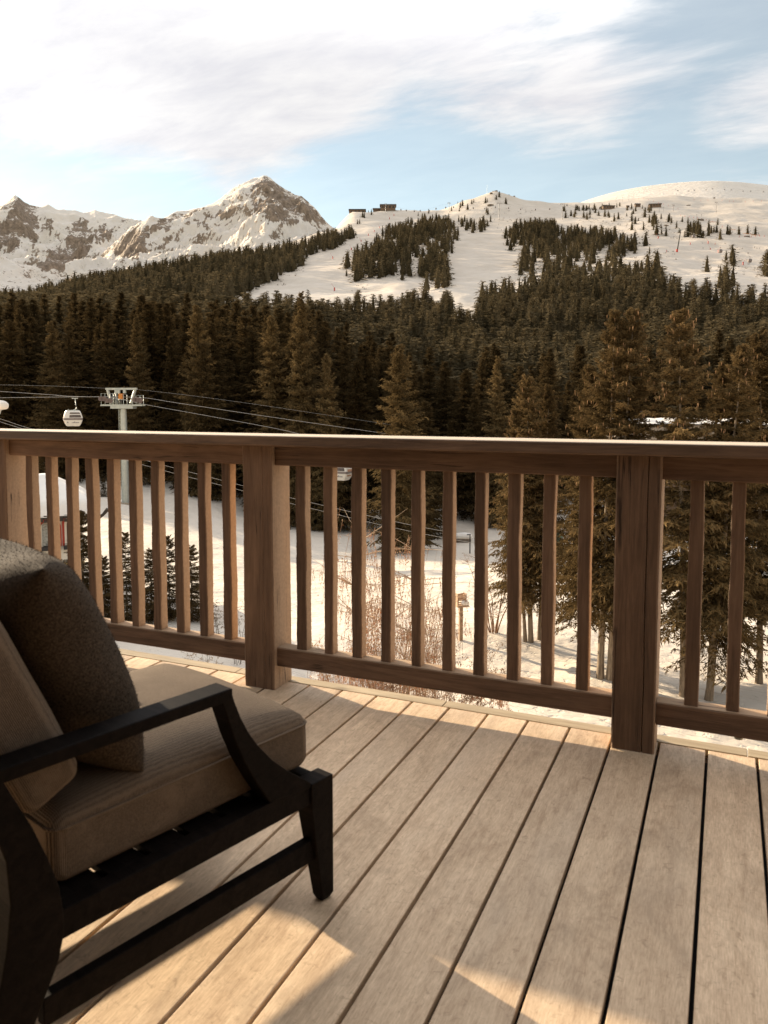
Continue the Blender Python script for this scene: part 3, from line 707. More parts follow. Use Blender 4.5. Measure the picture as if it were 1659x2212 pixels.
CH_O = (-.809, 1.559, 0.); CH_A = R(73.5)
def build_chair():
    t = thing('lounge_chair', CH_O, 'dark wooden lounge chair with beige cushions and open slanted arms on the deck', 'armchair', None, CH_A)
    mat = M['chair']; W = .68
    to3 = lambda u, v, h: (u, h, v)
    strut = [(-.2895, .575), (-.281, .548), (-.266, .511), (-.245, .472), (-.221, .437), (-.182, .392), (-.137, .351), (-.10, .323), (-.0705, .3005), (-.0705, .288), (-.19, .3015), (-.225, .355), (-.26, .417), (-.285, .475), (-.304, .532), (-.313, .557)]
    rear = [(-.772, 0), (-.728, .085), (-.689, .163), (-.662, .215), (-.650, .26), (-.650, .30), (-.656, .345), (-.673, .40), (-.697, .464), (-.745, .568), (-.80, .69), (-.905, .92),
            (-.965, .92), (-.86, .70), (-.80, .58), (-.762, .495), (-.741, .425), (-.737, .35), (-.746, .277), (-.762, .205), (-.795, .115), (-.838, 0)]
    for s in (0, 1):
        wf = (lambda a: a) if s == 0 else (lambda a: W-a)
        # front leg, tapering to the foot
        mb = MB()
        def sec(f0, f1, a, b, z): return [(f0, wf(a), z), (f1, wf(a), z), (f1, wf(b), z), (f0, wf(b), z)]
        S = [sec(-.069, 0, 0, .05, .2955), sec(-.069, 0, 0, .05, .235), sec(-.038, 0, 0, .032, .012), sec(-.032, -.006, .006, .027, 0.)]
        mb.add(sum(S, []), [(0, 1, 2, 3), (12, 13, 14, 15)] + [(4*k+i, 4*k+(i+1) % 4, 4*k+4+(i+1) % 4, 4*k+4+i) for k in range(3) for i in range(4)])
        mb.build('leg', mat, t, None, .0025)
        MB().prism(rear, wf(.001), wf(.049), to3).build('leg', mat, t, None, .0025)
        MB().prism(strut, wf(.0015), wf(.0485), to3).build('arm_support', mat, t, None, .0025)
        MB().prism([(-.289, .556), (-.289, .5805), (-.80, .5805), (-.80, .556)], wf(-.002), wf(.052), to3).build('arm', mat, t, None, .003)
        MB().prism([(-.0695, .247), (-.0695, .2985), (-.652, .2985), (-.652, .247)], wf(.006), wf(.04), to3).build('side_rail', mat, t, None, .002)
        MB().prism([(-.046, .106), (-.046, .157), (-.685, .157), (-.685, .106)], wf(.012), wf(.036), to3).build('stretcher', mat, t, None, .002)
    MB().box((-.036, W/2, .266), (.03, W-.102, .056)).build('front_rail', mat, t, None, .002)
    MB().box((-.688, W/2, .268), (.03, W-.102, .056)).build('rear_rail', mat, t, None, .002)
    MB().box((-.90, W/2, .86), (.028, W-.102, .07), Matrix.Rotation(R(-24.5), 3, 'Y')).build('back_rail', mat, t, None, .002)
    for f in (-.103, -.148-.0, -.238, -.328, -.4175, -.5065, -.596):
        w = .03 if f == -.103 else .076
        if f == -.103: continue
        MB().box((f, W/2, .2905), (w, W-.084, .014)).build('slat', mat, t, None, .0015)
    for w in (.041, W-.067): MB().box((-.36, w+.012*(1 if w < .3 else -1)+.013, .272), (.58, .046, .0225)).build('slat_ledger', mat, t)
    me = rounded_box(.625, .568, .132, .03, 18, .05, .0, 0, .0035, 3); me.materials.append(M['seat'])
    o = link_mesh('seat_cushion', me, None, t, (-.3275, W/2, .3655))
    # piping along the upper seam
    hx, hy, r = .312, .284, .03; pts = []
    for cxs, cys, a0 in ((1, 1, 0), (-1, 1, 90), (-1, -1, 180), (1, -1, 270)):
        for k in range(5):
            a = R(a0+k*22.5); pts.append(((hx-r)*cxs + r*math.cos(a), (hy-r)*cys + r*math.sin(a), .0425))
    pts.append(pts[0]); MB().tube(pts, .0032, 6).build('piping', M['seat'], o)
    me = rounded_box(.115, .568, .50, .03, 18, .0, .0, 0, .004, 9)
    for v in me.vertices:
        k = max(0, 1-(v.co.y/.29)**2)*max(0, 1-(v.co.z/.26)**2)
        if v.co.x > 0: v.co.x += .025*k*(v.co.x/.057)
    me.materials.append(M['seat'])
    b = link_mesh('back_cushion', me, None, t, (-.619-.415*.255, W/2, .4605+.91*.255)); b.rotation_euler = (0, R(-24.5), 0)
build_chair()

def build_pillow():
    n = 40; V = []; F = []
    hw, hh, th = .255, .235, .105
    for sgn in (1, -1):
        for i in range(n+1):
            for j in range(n+1):
                u = math.sin((2*i/n-1)*math.pi/2); v = math.sin((2*j/n-1)*math.pi/2)
                pr = ((1-abs(u)**3.2)**.5)*((1-abs(v)**3.2)**.5) if abs(u) < 1 and abs(v) < 1 else 0
                k = 1-.05*(1-u*u)*(abs(v)**6); k2 = 1-.05*(1-v*v)*(abs(u)**6)
                p = Vector((sgn*th*pr, u*hw*k2, v*hh*k))
                p += Vector((mn.noise(p*9), mn.noise(p*9+Vector((5, 1, 2))), mn.noise(p*9+Vector((9, 4, 7)))))*.006
                V.append(p)
    m = (n+1)*(n+1)
    for s in (0, 1):
        for i in range(n):
            for j in range(n):
                a = s*m+i*(n+1)+j; q = (a, a+1, a+n+2, a+n+1); F.append(q if s else q[::-1])
    me = bpy.data.meshes.new('pillow'); me.from_pydata([tuple(p) for p in V], [], F)
    bm = bmesh.new(); bm.from_mesh(me); bmesh.ops.remove_doubles(bm, verts=bm.verts, dist=1e-4); bmesh.ops.recalc_face_normals(bm, faces=bm.faces)
    # short wool fibres on the cover
    g = random.Random(5); fs = list(bm.faces); base = []
    for f in fs:
        A = f.calc_area()
        for _ in range(int(A*26000 + g.random())):
            w = [g.random()+.05 for _ in f.verts]; s = sum(w); p = sum((v.co*(x/s) for v, x in zip(f.verts, w)), Vector())
            base.append((p, f.normal.copy()))
    for f in fs: f.smooth = True
    for p, nrm in base:
        d = (nrm*.8 + Vector((g.gauss(0, .6), g.gauss(0, .6), g.gauss(-.1, .6)))).normalized(); l = g.uniform(.003, .007)
        a = d.cross(Vector((g.gauss(0, 1), g.gauss(0, 1), g.gauss(0, 1)))).normalized()*.00045
        q = [bm.verts.new(p-a), bm.verts.new(p+a), bm.verts.new(p+d*l)]; bm.faces.new(q)
    bm.to_mesh(me); bm.free(); me.materials.append(M['wool'])
    o = link_mesh('throw_pillow', me, None)
    tag(o, 'fluffy brown wool throw pillow leaning against the back cushion of the lounge chair', 'pillow')
    rot = Matrix.Rotation(CH_A, 4, 'Z'); lp = rot @ Vector((-.548, .315, .668))
    o.matrix_world = Matrix.Translation(Vector(CH_O)+lp) @ rot @ Matrix.Rotation(R(-24), 4, 'Y') @ Matrix.Rotation(R(2), 4, 'X')
build_pillow()

# ------------------------------------------------------------------ ground and mountains
build_terrain()
mountain('far_mountain_ridge', [(-900, 560), (-650, 510), (-400, 470), (-200, 462), (-60, 470), (0, 450), (22, 446), (38, 436), (48, 427), (56, 434), (64, 441), (80, 449), (100, 452), (118, 447), (135, 454), (170, 458), (205, 462), (218, 458), (240, 466), (275, 474), (310, 483), (345, 495), (400, 520), (520, 560)],
         2300, 4300, 640, .42, 5, 175., rocks=[[(55, 215), (85, 160), (110, 158), (175, 240), (150, 330), (110, 330), (40, 395), (-200, 400), (-200, 240), (0, 270)], [(290, 300), (375, 245), (405, 330), (385, 405), (280, 460), (165, 480), (190, 430), (280, 360)], [(400, 300), (470, 265), (470, 350), (420, 375)], [(110, 320), (150, 300), (180, 350), (140, 370)], [(180, 240), (220, 270), (230, 310), (190, 310)]])
mountain('rocky_snow_peak', [(150, 600), (200, 590), (238, 556), (262, 536), (285, 512), (310, 490), (328, 482), (345, 474), (362, 470), (380, 464), (402, 457), (440, 447), (475, 434), (500, 421), (520, 408), (540, 398), (560, 392), (575, 384), (590, 389), (603, 398), (622, 415), (640, 426), (655, 426), (668, 436), (682, 452), (697, 472), (715, 492), (760, 520), (840, 560)],
         1500, 2700, 610, .42, 23, 120., rocks=[[(1080, 125), (1150, 68), (1220, 115), (1310, 145), (1400, 255), (1360, 268), (1290, 250), (1265, 285), (1160, 270), (1110, 215), (1180, 150), (1130, 118)], [(470, 415), (560, 325), (690, 248), (725, 268), (830, 205), (905, 185), (790, 262), (650, 340), (600, 405), (560, 420)], [(890, 250), (1010, 185), (1018, 215), (920, 262)], [(1080, 190), (1170, 150), (1170, 240), (1090, 225)], [(620, 380), (760, 330), (700, 385)], [(830, 280), (900, 250), (880, 285)]])
mountain('blown_snow_dome', [(1080, 520), (1150, 478), (1240, 438), (1300, 418), (1350, 406), (1430, 397), (1530, 389), (1600, 396), (1660, 404), (1800, 425), (2000, 480), (2150, 540)],
         2300, 3600, 520, -.75, 61, 1.2, soft=48)  # plain dome standing in for glowing blown snow over the right summit
# ------------------------------------------------------------------ gondola lift
def loft(mb, secs, n_corner=4):
    """secs: [(z, half x, half y, corner radius)] -> rounded boxy shell"""
    rings = []
    for z, hx, hy, r in secs:
        ring = []
        for cxs, cys, a0 in ((1, 1, 0), (-1, 1, 90), (-1, -1, 180), (1, -1, 270)):
            for k in range(n_corner+1):
                a = R(a0+90*k/n_corner); ring.append(((hx-r)*cxs + r*math.cos(a), (hy-r)*cys + r*math.sin(a), z))
        rings.append(ring)
    m = len(rings[0]); vs = sum(rings, [])
    fs = [(k*m+i, k*m+(i+1) % m, (k+1)*m+(i+1) % m, (k+1)*m+i) for k in range(len(rings)-1) for i in range(m)]
    fs += [tuple(range(m))[::-1], tuple(range((len(rings)-1)*m, len(rings)*m))]
    mb.add(vs, fs, False); return mb
CAB = [(0., .62, .52, .1), (.06, .70, .60, .12), (.35, .86, .70, .14), (.70, .98, .77, .16), (.93, 1.0, .78, .16), (1.35, .90, .71, .16), (1.62, .80, .62, .15), (1.76, .70, .50, .14)]
def cab_half(z):
    zs = [s[0] for s in CAB]; return np.interp(z, zs, [s[1] for s in CAB]), np.interp(z, zs, [s[2] for s in CAB])
def make_cabin(loc, rz, label, hang=1.36, marks=True):
    t = thing('gondola_cabin', loc, label, 'gondola', 'white gondola cabins near the pylon', rz)
    loft(MB(), CAB).build('cabin_shell', M['cabin'], t)
    mb = MB(); loft(mb, [(z, cab_half(z)[0]+.012, cab_half(z)[1]+.012, .17) for z in (.70, .93)]); mb.build('side_band', M['band'], t)
    zs = (.98, 1.02, 1.5, 1.56)
    for s in (-1, 1):
        mb = MB(); P = []
        for z, k in zip(zs, (.66, .72, .70, .62)):
            hx, hy = cab_half(z); P += [(-hx*k*.62, s*(hy+.014), z), (hx*k*1.16, s*(hy+.014), z)]
        mb.add(P, [(0, 1, 3, 2), (2, 3, 5, 4), (4, 5, 7, 6)]); mb.build('window', M['pane'], t)
        mb = MB(); P = []
        for z, k in zip((.42, .9, 1.55), (.62, .62, .62)):
            hx, hy = cab_half(z); P += [(s*(hx+.016), -hy*k, z), (s*(hx+.016), hy*k, z)]
        mb.add(P, [(0, 1, 3, 2), (2, 3, 5, 4)]); mb.build('door_pane', M['panel'], t)
        if marks:
            # small illegible lettering and an emblem on the lower shell
            g = random.Random(4); z0 = .40; yy = s*(cab_half(z0)[1]+.02); top = []
            for k in range(14): top += [(-.20+k*.058, .43+g.uniform(-.01, .05)), (-.17+k*.058, .43+g.uniform(-.02, .03))]
            MB().prism([(-.20, .37)] + top + [(top[-1][0], .37)], yy, yy+s*.004, lambda u, v, h: (u, h, v)).build('lettering', M['mark'], t)
            yy = s*(cab_half(.5)[1]+.022)
            MB().prism([(.09, .46), (.20, .50), (.16, .54), (.07, .53), (.04, .47), (.05, .42), (.08, .42)], yy, yy+s*.004, lambda u, v, h: (u, h, v)).build('emblem', M['mark'], t)
            MB().prism([(-.70, .42), (-.60, .36), (-.52, .40), (-.56, .50), (-.62, .54), (-.70, .51), (-.64, .46)], yy, yy+s*.004, lambda u, v, h: (u, h, v)).build('emblem', M['mark'], t)
    mb = MB(); mb.box((0, 0, 1.80), (1.15, .6, .05)); mb.tube([(-.45, 0, 1.78), (-.45, 0, 1.95)], .03, 6); mb.build('roof_rack', M['galv'], t)
    mb = MB(); mb.tube([(.05, 0, 1.78), (.22, 0, 1.86), (.42, 0, 1.98), (.36, 0, 2.4), (.30, 0, 1.76+hang)], [.05, .06, .075, .06, .05], 8); mb.build('hanger_arm', M['galv'], t)
    mb = MB(); mb.box((.28, 0, 1.76+hang+.02), (.62, .12, .10)); mb.box((.02, 0, 1.76+hang+.05), (.18, .1, .07)); mb.build('cable_grip', M['galv'], t)
    return t
def cable_obj(pts, rad, label, n=60, group='steel lift cables across the view'):
    pts = [Vector(p) for p in pts]; out = []
    for i in range(len(pts)-1):
        p0, p1, p2, p3 = pts[max(i-1, 0)], pts[i], pts[i+1], pts[min(i+2, len(pts)-1)]
        m = max(3, int(n/len(pts)))
        for k in range(m):
            u = k/m; out.append(.5*((2*p1) + (p2-p0)*u + (2*p0-5*p1+4*p2-p3)*u*u + (3*p1-p0-3*p2+p3)*u**3))
    out.append(pts[-1]); o0 = out[len(out)//2]
    mb = MB(); mb.tube([p-o0 for p in out], rad, 5); o = mb.build('lift_cable', M['cable'], None, o0); tag(o, label, 'cable'); return o

def build_lift():
    P = ground_at(272, 1088); dep = project(P)[2]; s = dep/F_PX; 
    t = thing('lift_pylon', P, 'grey tubular gondola pylon with sheave crossarm standing on the snow', 'lift pylon', None, YAW*.7)
    def q(px, py, y=0.): return ((px-271.5)*s, y, (1088-py)*s)
    mb = MB(); mb.tube([(0, 0, -.5), (0, 0, 2.0), (0, 0, (1088-884)*s)], [.42, .40, .31], 20); mb.tube([(0, 0, 2.0), (0, 0, 2.12)], [.45, .45], 20); mb.tube([(0, 0, 7.), (0, 0, 7.1)], [.40, .40], 20); mb.build('mast', M['galv'], t)
    mb = MB(); mb.box((0, 0, -.1), (1.5, 1.5, .5)); mb.build('footing', M['cladding'], t)
    mb = MB(); a = q(224, 872); b = q(317, 880); z = q(0, 876)[2]
    mb.box(((a[0]+b[0])/2, -.35, z), (b[0]-a[0], .22, .16)); mb.box(((a[0]+b[0])/2, .35, z), (b[0]-a[0], .22, .16)); mb.box((0, 0, z-.22), (2.6, .95, .3))
    for k in range(9): mb.box((a[0]+.3+(b[0]-a[0]-.6)*k/8, 0, z+.09), (.06, .9, .04))
    mb.build('crossarm', M['galv'], t)
    for s0, s1 in (((244.5, 872), (237, 842)), ((289, 872), (299, 842))):
        mb = MB(); A = q(*s0); B = q(*s1); mb.tube([A, B], [.20, .17], 4); mb.build('frame_post', M['galv'], t)
    A = q(233, 841); B = q(303, 842)
    mb = MB(); mb.box(((A[0]+B[0])/2, 0, A[2]), (B[0]-A[0], .26, .22)); 
    for px in (257, 263, 276): mb.box((q(px, 0)[0], -.1, A[2]-.3), (.28, .25, .4))
    mb.build('top_beam', M['galv'], t)
    mb = MB(); mb.box((q(267.5, 0)[0], -.1, q(0, 857)[2]), (.42, .4, .6)); mb.build('motor_housing', M['orange'], t)
    for side, pts in (('l', [(225, 862), (231.5, 862), (239, 866), (247, 866)]), ('r', [(301, 864), (306.5, 864), (314, 866)])):
        for px, py in pts:
            c = q(px, py); mb = MB(); mb.tube([(c[0], -.5, c[2]), (c[0], -.38, c[2])], .27, 16); mb.tube([(c[0], -.52, c[2]), (c[0], -.36, c[2])], .08, 8); mb.build('sheave_wheel', M['rubber'], t)
    for x0, x1, y1 in ((226, 246, 851), (296, 313, 855), (262, 276, 853), (252, 258, 850)):
        z0 = z+.05; z1 = q(0, y1)[2]
        for yy in (-.45, .45):
            mb = MB()
            mb.tube([q(x0, 0, yy)[:2]+(z0,), q(x0, 0, yy)[:2]+(z1,), q(x1, 0, yy)[:2]+(z1,), q(x1, 0, yy)[:2]+(z0,)], .028, 5)
            mb.tube([q(x0, 0, yy)[:2]+((z0+z1)/2,), q(x1, 0, yy)[:2]+((z0+z1)/2,)], .022, 5)
            mb.build('guard_rail', M['galv'], t)
    mb = MB(); x = -.46
    zt = (1088-884)*s
    for dx in (-.14, .14): mb.tube([(x-.05, dx, .4), (x-.05, dx, zt)], .025, 5)
    for k in range(int((zt-.6)/.32)): mb.tube([(x-.05, -.14, .6+k*.32), (x-.05, .14, .6+k*.32)], .018, 4)
    for k in range(1, 6): mb.box((x+.06, 0, zt*k/6), (.2, .06, .06))
    mb.build('ladder', M['galv'], t)
    dd = dep
    A = at_depth
    B_ = [(-150, 861.5, dd+8), (86, 858, dd+3), (222, 857, dd-.5), (268, 857.5, dd-.5), (314, 859.5, dd-.6), (374, 869, dd-2), (560, 897, dd-5), (829, 936, dd-6), (930, 950, dd+10), (1050, 965, dd+45), (1200, 975, dd+90)]
    cable_obj([A(*p) for p in B_], .018, 'pale steel cable running level through the pylon to the left wheels, lower right beyond')
    A_ = [(-150, 836, dd+8), (86, 851, dd+3), (150, 856, dd+1), (222, 857.5, dd-.8), (248, 859.5, dd-.8), (320, 875, dd-2), (480, 904, dd-4), (645, 937, dd-7), (740, 975, dd-7.5), (800, 996, dd+4), (880, 1015, dd+35), (980, 1030, dd+80)]
    cable_obj([A(*p) for p in A_], .018, 'pale steel cable dropping most steeply from the pylon towards the second gondola')
    C_ = [(-150, 829, dd+8), (86, 833, dd+3), (234, 839, dd), (302, 842, dd), (500, 866, dd-3), (829, 915, dd-4), (930, 930, dd+15), (1100, 945, dd+70)]
    cable_obj([A(*p) for p in C_], .008, 'thin dark signal line along the top beam of the pylon')
    E1 = [(-120, 868, 74), (3, 905.5, 72), (70, 927, 71), (305, 992, 68), (520, 1048, 65), (622, 1074, 64), (883, 1133, 61), (1100, 1172, 58)]
    cable_obj([A(*p) for p in E1], .013, 'upper of two low cables crossing the snow behind the balusters')
    E2 = [(-120, 875, 74), (3, 912, 72), (55, 928, 71), (305, 1003, 68), (520, 1059, 65), (622, 1086, 64), (883, 1147, 61), (1100, 1186, 58)]
    cable_obj([A(*p) for p in E2], .013, 'lower of two low cables crossing the snow behind the balusters')
    c = A(158, 920.5, dd+1.5); make_cabin(c, YAW+R(26), 'white gondola cabin with grey band hanging left of the pylon', 1.36)
    c = A(737, 1037, dd-8.5); make_cabin(c, YAW-R(26), 'white gondola cabin seen just below the top rail between balusters', 1.36)
build_lift()

# ------------------------------------------------------------------ chalet, building, small things below
def frame_at(px, dep, z):
    """origin and rotation of a local frame: x to the image right, y away"""
    p = at_depth(px, HZ, dep); return (p[0], p[1], z), -math.atan((px-PPX)/F_PX) + YAW
def build_chalet():
    dep = 45.; k = dep/F_PX; c, rz = frame_at(80, dep, -10.2)
    t = thing('snowy_chalet', c, 'white painted chalet with thick snow on its roof and red arched window surrounds', 'chalet', None, rz)
    X = lambda px: (px-80)*k; Z = lambda py: CAM[2] - (py-HZ)*k + 10.2
    x0, x1 = X(-240), X(166); zt = Z(1112)
    MB().box(((x0+x1)/2, 3.2, zt/2), (x1-x0, 6.4, zt)).build('wall', M['plaster'], t)
    MB().box(((x0+x1)/2, -.012, Z(1226)), (x1-x0+.03, .03, .16)).build('painted_band', M['ochre'], t)
    e0, e1 = X(-270), X(196); ze = Z(1120); zr = Z(1062)
    rf = MB(); hi = 2.6
    rf.add([(e0, -.9, ze), (e1, -.9, ze), (e1, 7.3, ze), (e0, 7.3, ze), (e0+hi, 3.2, zr), (e1-hi, 3.2, zr)], [(0, 1, 5, 4), (1, 2, 5), (2, 3, 4, 5), (3, 0, 4), (3, 2, 1, 0)])
    rfo = rf.build('roof', M['shingle'], t)
    mb = MB(); n = 46
    for i in range(n): mb.box((e0+(i+.5)*(e1-e0)/n, -.93, ze+.05+.05*(i % 2)), ((e1-e0)/n-.03, .07, .22))
    for i in range(n): mb.box((e0+(i+.5)*(e1-e0)/n, -.90, ze-.12+.04*((i+1) % 2)), ((e1-e0)/n-.03, .06, .16))
    mb.build('eave_shingles', M['shingle'], t)
    # snow blanket
    nx, ny = 60, 30; V = []; F = []
    for j in range(ny+1):
        for i in range(nx+1):
            x = e0-.05+(e1-e0+.1)*i/nx; y = -.98+8.35*j/ny
            dx = min((x-e0)/hi, (e1-x)/hi); dy = min((y+.98)/4.2, (7.37-y)/4.2); h = min(1, max(0, min(dx, dy)))
            edge = min((x-e0+.05), (e1+.05-x), (y+.98), (7.37-y)); th = .62*min(1, max(0., edge/.5))**.5 if edge > 0 else 0
            V.append((x, y, ze+.14+(zr-ze)*h + th + .07*mn.noise(Vector((x*.6, y*.6, 3))) + (.05*mn.noise(Vector((x*2.5, y, 8))) if j == 0 else 0)))
    for j in range(ny):
        for i in range(nx): a = j*(nx+1)+i; F.append((a, a+1, a+nx+2, a+nx+1))
    mb = MB(); mb.add(V, F, True); mb.build('snow_cover', M['snowcap'], rfo)
    MB().tube([(e1-.05, -.95, ze-.1), (e1+.25, -1.1, ze+.12), (e1+.5, -1.2, ze+.45)], [.1, .09, .12], 7).build('carved_finial', M['shingle'], rfo)
    def window(px, py0, py1, wpx, arched=True, sur=True):
        xc = X(px); zb = Z(py1); ztp = Z(py0); w = wpx*k; h = ztp-zb
        def outline(ww, hh, ex=0.):
            pts = [(-ww/2, 0), (ww/2, 0)]
            for a in range(0, 181, 15): pts.append((ww/2*math.cos(R(a)), hh-ww/2+ww/2*math.sin(R(a))))
            return pts
        def panel(name, ww, hh, z0, y0, mat, par):
            return MB().prism(outline(ww, hh), y0, y0+.05, lambda u, v, hh_: (xc+u, hh_, z0+v)).build(name, mat, par)
        a = panel('window', w, h, zb, -.13, M['glass'], t)
        if sur:
            panel('red_surround', w*2.1, h*1.36, zb-.05, -.056, M['arch'], a); panel('white_surround', w*1.55, h*1.17, zb-.02, -.09, M['plaster'], a)
        mb = MB()
        for q in (-.17, .17): mb.box((xc+q*w*1.1, -.14, zb+h*.45), (.035, .02, h*.85))
        for q in range(5): mb.box((xc, -.145, zb+h*(.12+.17*q)), (w*.92, .02, .03))
        mb.build('window_bars', M['plaster'], a)
        MB().box((xc, -.2, zb-.12), (w*1.9, .3, .22)).build('sill', M['dark'], a)
    window(140, 1130, 1184, 17); window(95, 1136, 1184, 24); window(20, 1130, 1184, 17)
    MB().box((X(94), -.165, Z(1158)), (26*k, .04, 48*k)).build('carved_shutter', M['shutter'], t)
build_chalet()

def build_lodge():
    dep = 78.; k = dep/F_PX; c, rz = frame_at(1560, dep, -12.2)
    t = thing('low_lodge', c, 'low grey plank building with snow on its flat roof behind the right hand spruces', 'building', None, YAW-R(8))
    X = lambda px: (px-1560)*k; Z = lambda py: CAM[2]-(py-HZ)*k+12.2
    x0, x1 = X(1345), X(1990)
    MB().box(((x0+x1)/2, 4, Z(948)/2), (x1-x0, 8, Z(948))).build('lower_wall', M['brownwall'], t)
    MB().box(((x0+x1)/2, 3.8, (Z(950)+Z(918))/2), (x1-x0+.6, 9, Z(918)-Z(950))).build('upper_wall', M['cladding'], t)
    mb = MB()
    for i in range(44): mb.box((x0+(i+.5)*(x1-x0)/44, -.74, (Z(950)+Z(920))/2), (.05, .06, Z(920)-Z(950)-.1))
    mb.build('cladding_batten', M['cladding'], t)
    rf = MB().box(((x0+x1)/2, 3.8, Z(917)), (x1-x0+1., 9.6, .12)).build('roof', M['dark'], t)
    nx, ny = 70, 8; V = []; F = []
    for j in range(ny+1):
        for i in range(nx+1):
            e = min(j, ny-j, i, nx-i)
            V.append((x0-.5+(x1-x0+1.)*i/nx, -1.02+9.65*j/ny, Z(916)+(.02 if e == 0 else .42+.13*mn.noise(Vector((i*.35, j*.5, 1))))))
    for j in range(ny):
        for i in range(nx): a = j*(nx+1)+i; F.append((a, a+1, a+nx+2, a+nx+1))
    mb = MB(); mb.add(V, F, True); mb.build('snow_cover', M['snowcap'], rf)
    mb = MB(); mb.box((X(1392), 3, Z(903)), (1.2, 1.0, 1.0)); ch = mb.build('chimney', M['brownwall'], rf)
    MB().box((X(1392), 3, Z(890)), (1.4, 1.2, .08)).build('chimney_cap', M['dark'], ch)
    for px, py in ((1660, 1020), (1650, 1075), (1705, 1020), (1705, 1075), (1760, 1020)):
        w = MB().box((X(px), -.03, Z(py)), (1.2, .08, 1.3)).build('window', M['glass'], t)
        mb = MB()
        for q in (-.62, .62): mb.box((X(px)+q, -.08, Z(py)), (.12, .08, 1.45))
        for q in (-.68, 0, .68): mb.box((X(px), -.075, Z(py)+q), (1.2, .07, .1))
        mb.build('frame', M['plaster'], w)
    MB().box((X(1720), -.5, Z(1100)), (8.5, 1.0, .25)).build('balcony_ledge', M['plaster'], t)
build_lodge()

def build_small():
    # slatted bird feeder on a post
    p = ground_at(995, 1384); dep = project(p)[2]; k = dep/F_PX
    t = thing('bird_feeder', p, 'slatted wooden bird feeder with snow inside on a thin post', 'bird feeder', None, YAW+R(20))
    h = (1384-1309)*k
    MB().box((0, 0, h/2-.1), (.16, .14, h+.2)).build('post', M['birdwood'], t)
    mb = MB(); w = 27*k
    for i in range(7): mb.box((-.06, -.22+.03*i, h+.06+i*.085), (w*.72, .03, .055), Matrix.Rotation(R(-8), 3, 'Y'))
    for sx_ in (-1, 1): mb.box((sx_*w*.36-.06, -.1, h+.32), (.04, .28, .62))
    mb.build('slatted_roof', M['birdwood'], t)
    mb = MB(); mb.box((.05, .0, h+.02), (w*.95, .5, .05)); mb.box((.05, .22, h+.28), (w*.7, .04, .5)); mb.build('tray', M['birdwood'], t)
    me = rounded_box(w*.7, .4, .22, .08, 5, .05, 0, 0, .02, 1); me.materials.append(M['snowcap']); link_mesh('snow_heap', me, None, t, (.12, -.05, h+.15))
    # marker post
    p = ground_at(1015, 1197); dep = project(p)[2]; k = dep/F_PX
    t = thing('marker_post', p, 'thin dark post with a short arm standing in the snow at the forest edge', 'post', None, YAW)
    MB().tube([(0, 0, -.3), (0, 0, 41*k)], .055, 8).build('pole', M['dark'], t); MB().box((-.1, 0, 41*k), (.34, .1, .08)).build('arm', M['dark'], t)
    # snow topped boulder
    p = ground_at(1001, 1172)
    t = thing('snowy_boulder', p, 'boulder under a rounded cap of snow left of the dark post', 'boulder', None, .4)
    me = rounded_box(1.5, 1.0, .7, .3, 8, .1, 0, 0, .12, 4); me.materials.append(M['rock']); link_mesh('stone', me, None, t, (0, 0, .2))
    me = rounded_box(1.7, 1.2, .45, .2, 8, .12, 0, 0, .05, 6); me.materials.append(M['snowcap']); link_mesh('snow_cap', me, None, t, (0, 0, .65))
    # snow capped lamp at the left edge
    q = at_depth(-4, 882, 30.); gq = gz(q[0], q[1])
    t = thing('snowy_lamp', (q[0], q[1], gq), 'snow capped lamp head at the left edge above the railing', 'lamp', None, YAW)
    H = q[2]-gq
    MB().tube([(-.1, 0, -.3), (-.1, 0, H-.12)], .05, 8).build('pole', M['dark'], t)
    MB().tube([(-.1, 0, H-.30), (-.1, 0, H-.22), (-.1, 0, H-.1), (-.1, 0, H-.02)], [.05, .16, .20, .26], 14).build('lamp_shade', M['galv'], t)
    me = rounded_box(.78, .7, .30, .14, 8, .06, 0, 0, .02, 2); me.materials.append(M['snowcap']); link_mesh('snow_cap', me, None, t, (-.1, 0, H+.1))
    # green windbreak nets seen between the spruce trunks
    for (px, py, wpx, hpx, dep, lb) in ((1197, 1195, 34, 60, 66., 'green net screen between the triple trunk spruce and the slender spruce'), (1655, 1230, 40, 70, 60., 'green net screen at the right edge under the spruces')):
        q = at_depth(px, py, dep); k = dep/F_PX; t = thing('net_screen', (q[0], q[1], gz(q[0], q[1])), lb, 'screen', None, YAW)
        h = max(1.8, q[2]+hpx*k/2-gz(q[0], q[1]))
        n = 14; V = []; F = []
        for i in range(n+1):
            for j in range(7): V.append((-wpx*k/2+wpx*k*i/n, .06*math.sin(i*1.1+j*.4), .1+(h-.1)*j/6))
        for i in range(n):
            for j in range(6): a = i*7+j; F.append((a, a+7, a+8, a+1))
        mb = MB(); mb.add(V, F, True); mb.build('net', M['green'], t)
        for sx_ in (-1, 1): MB().tube([(sx_*wpx*k/2, 0, -.3), (sx_*wpx*k/2, 0, h+.1)], .05, 7).build('stake', M['dark'], t)
build_small()

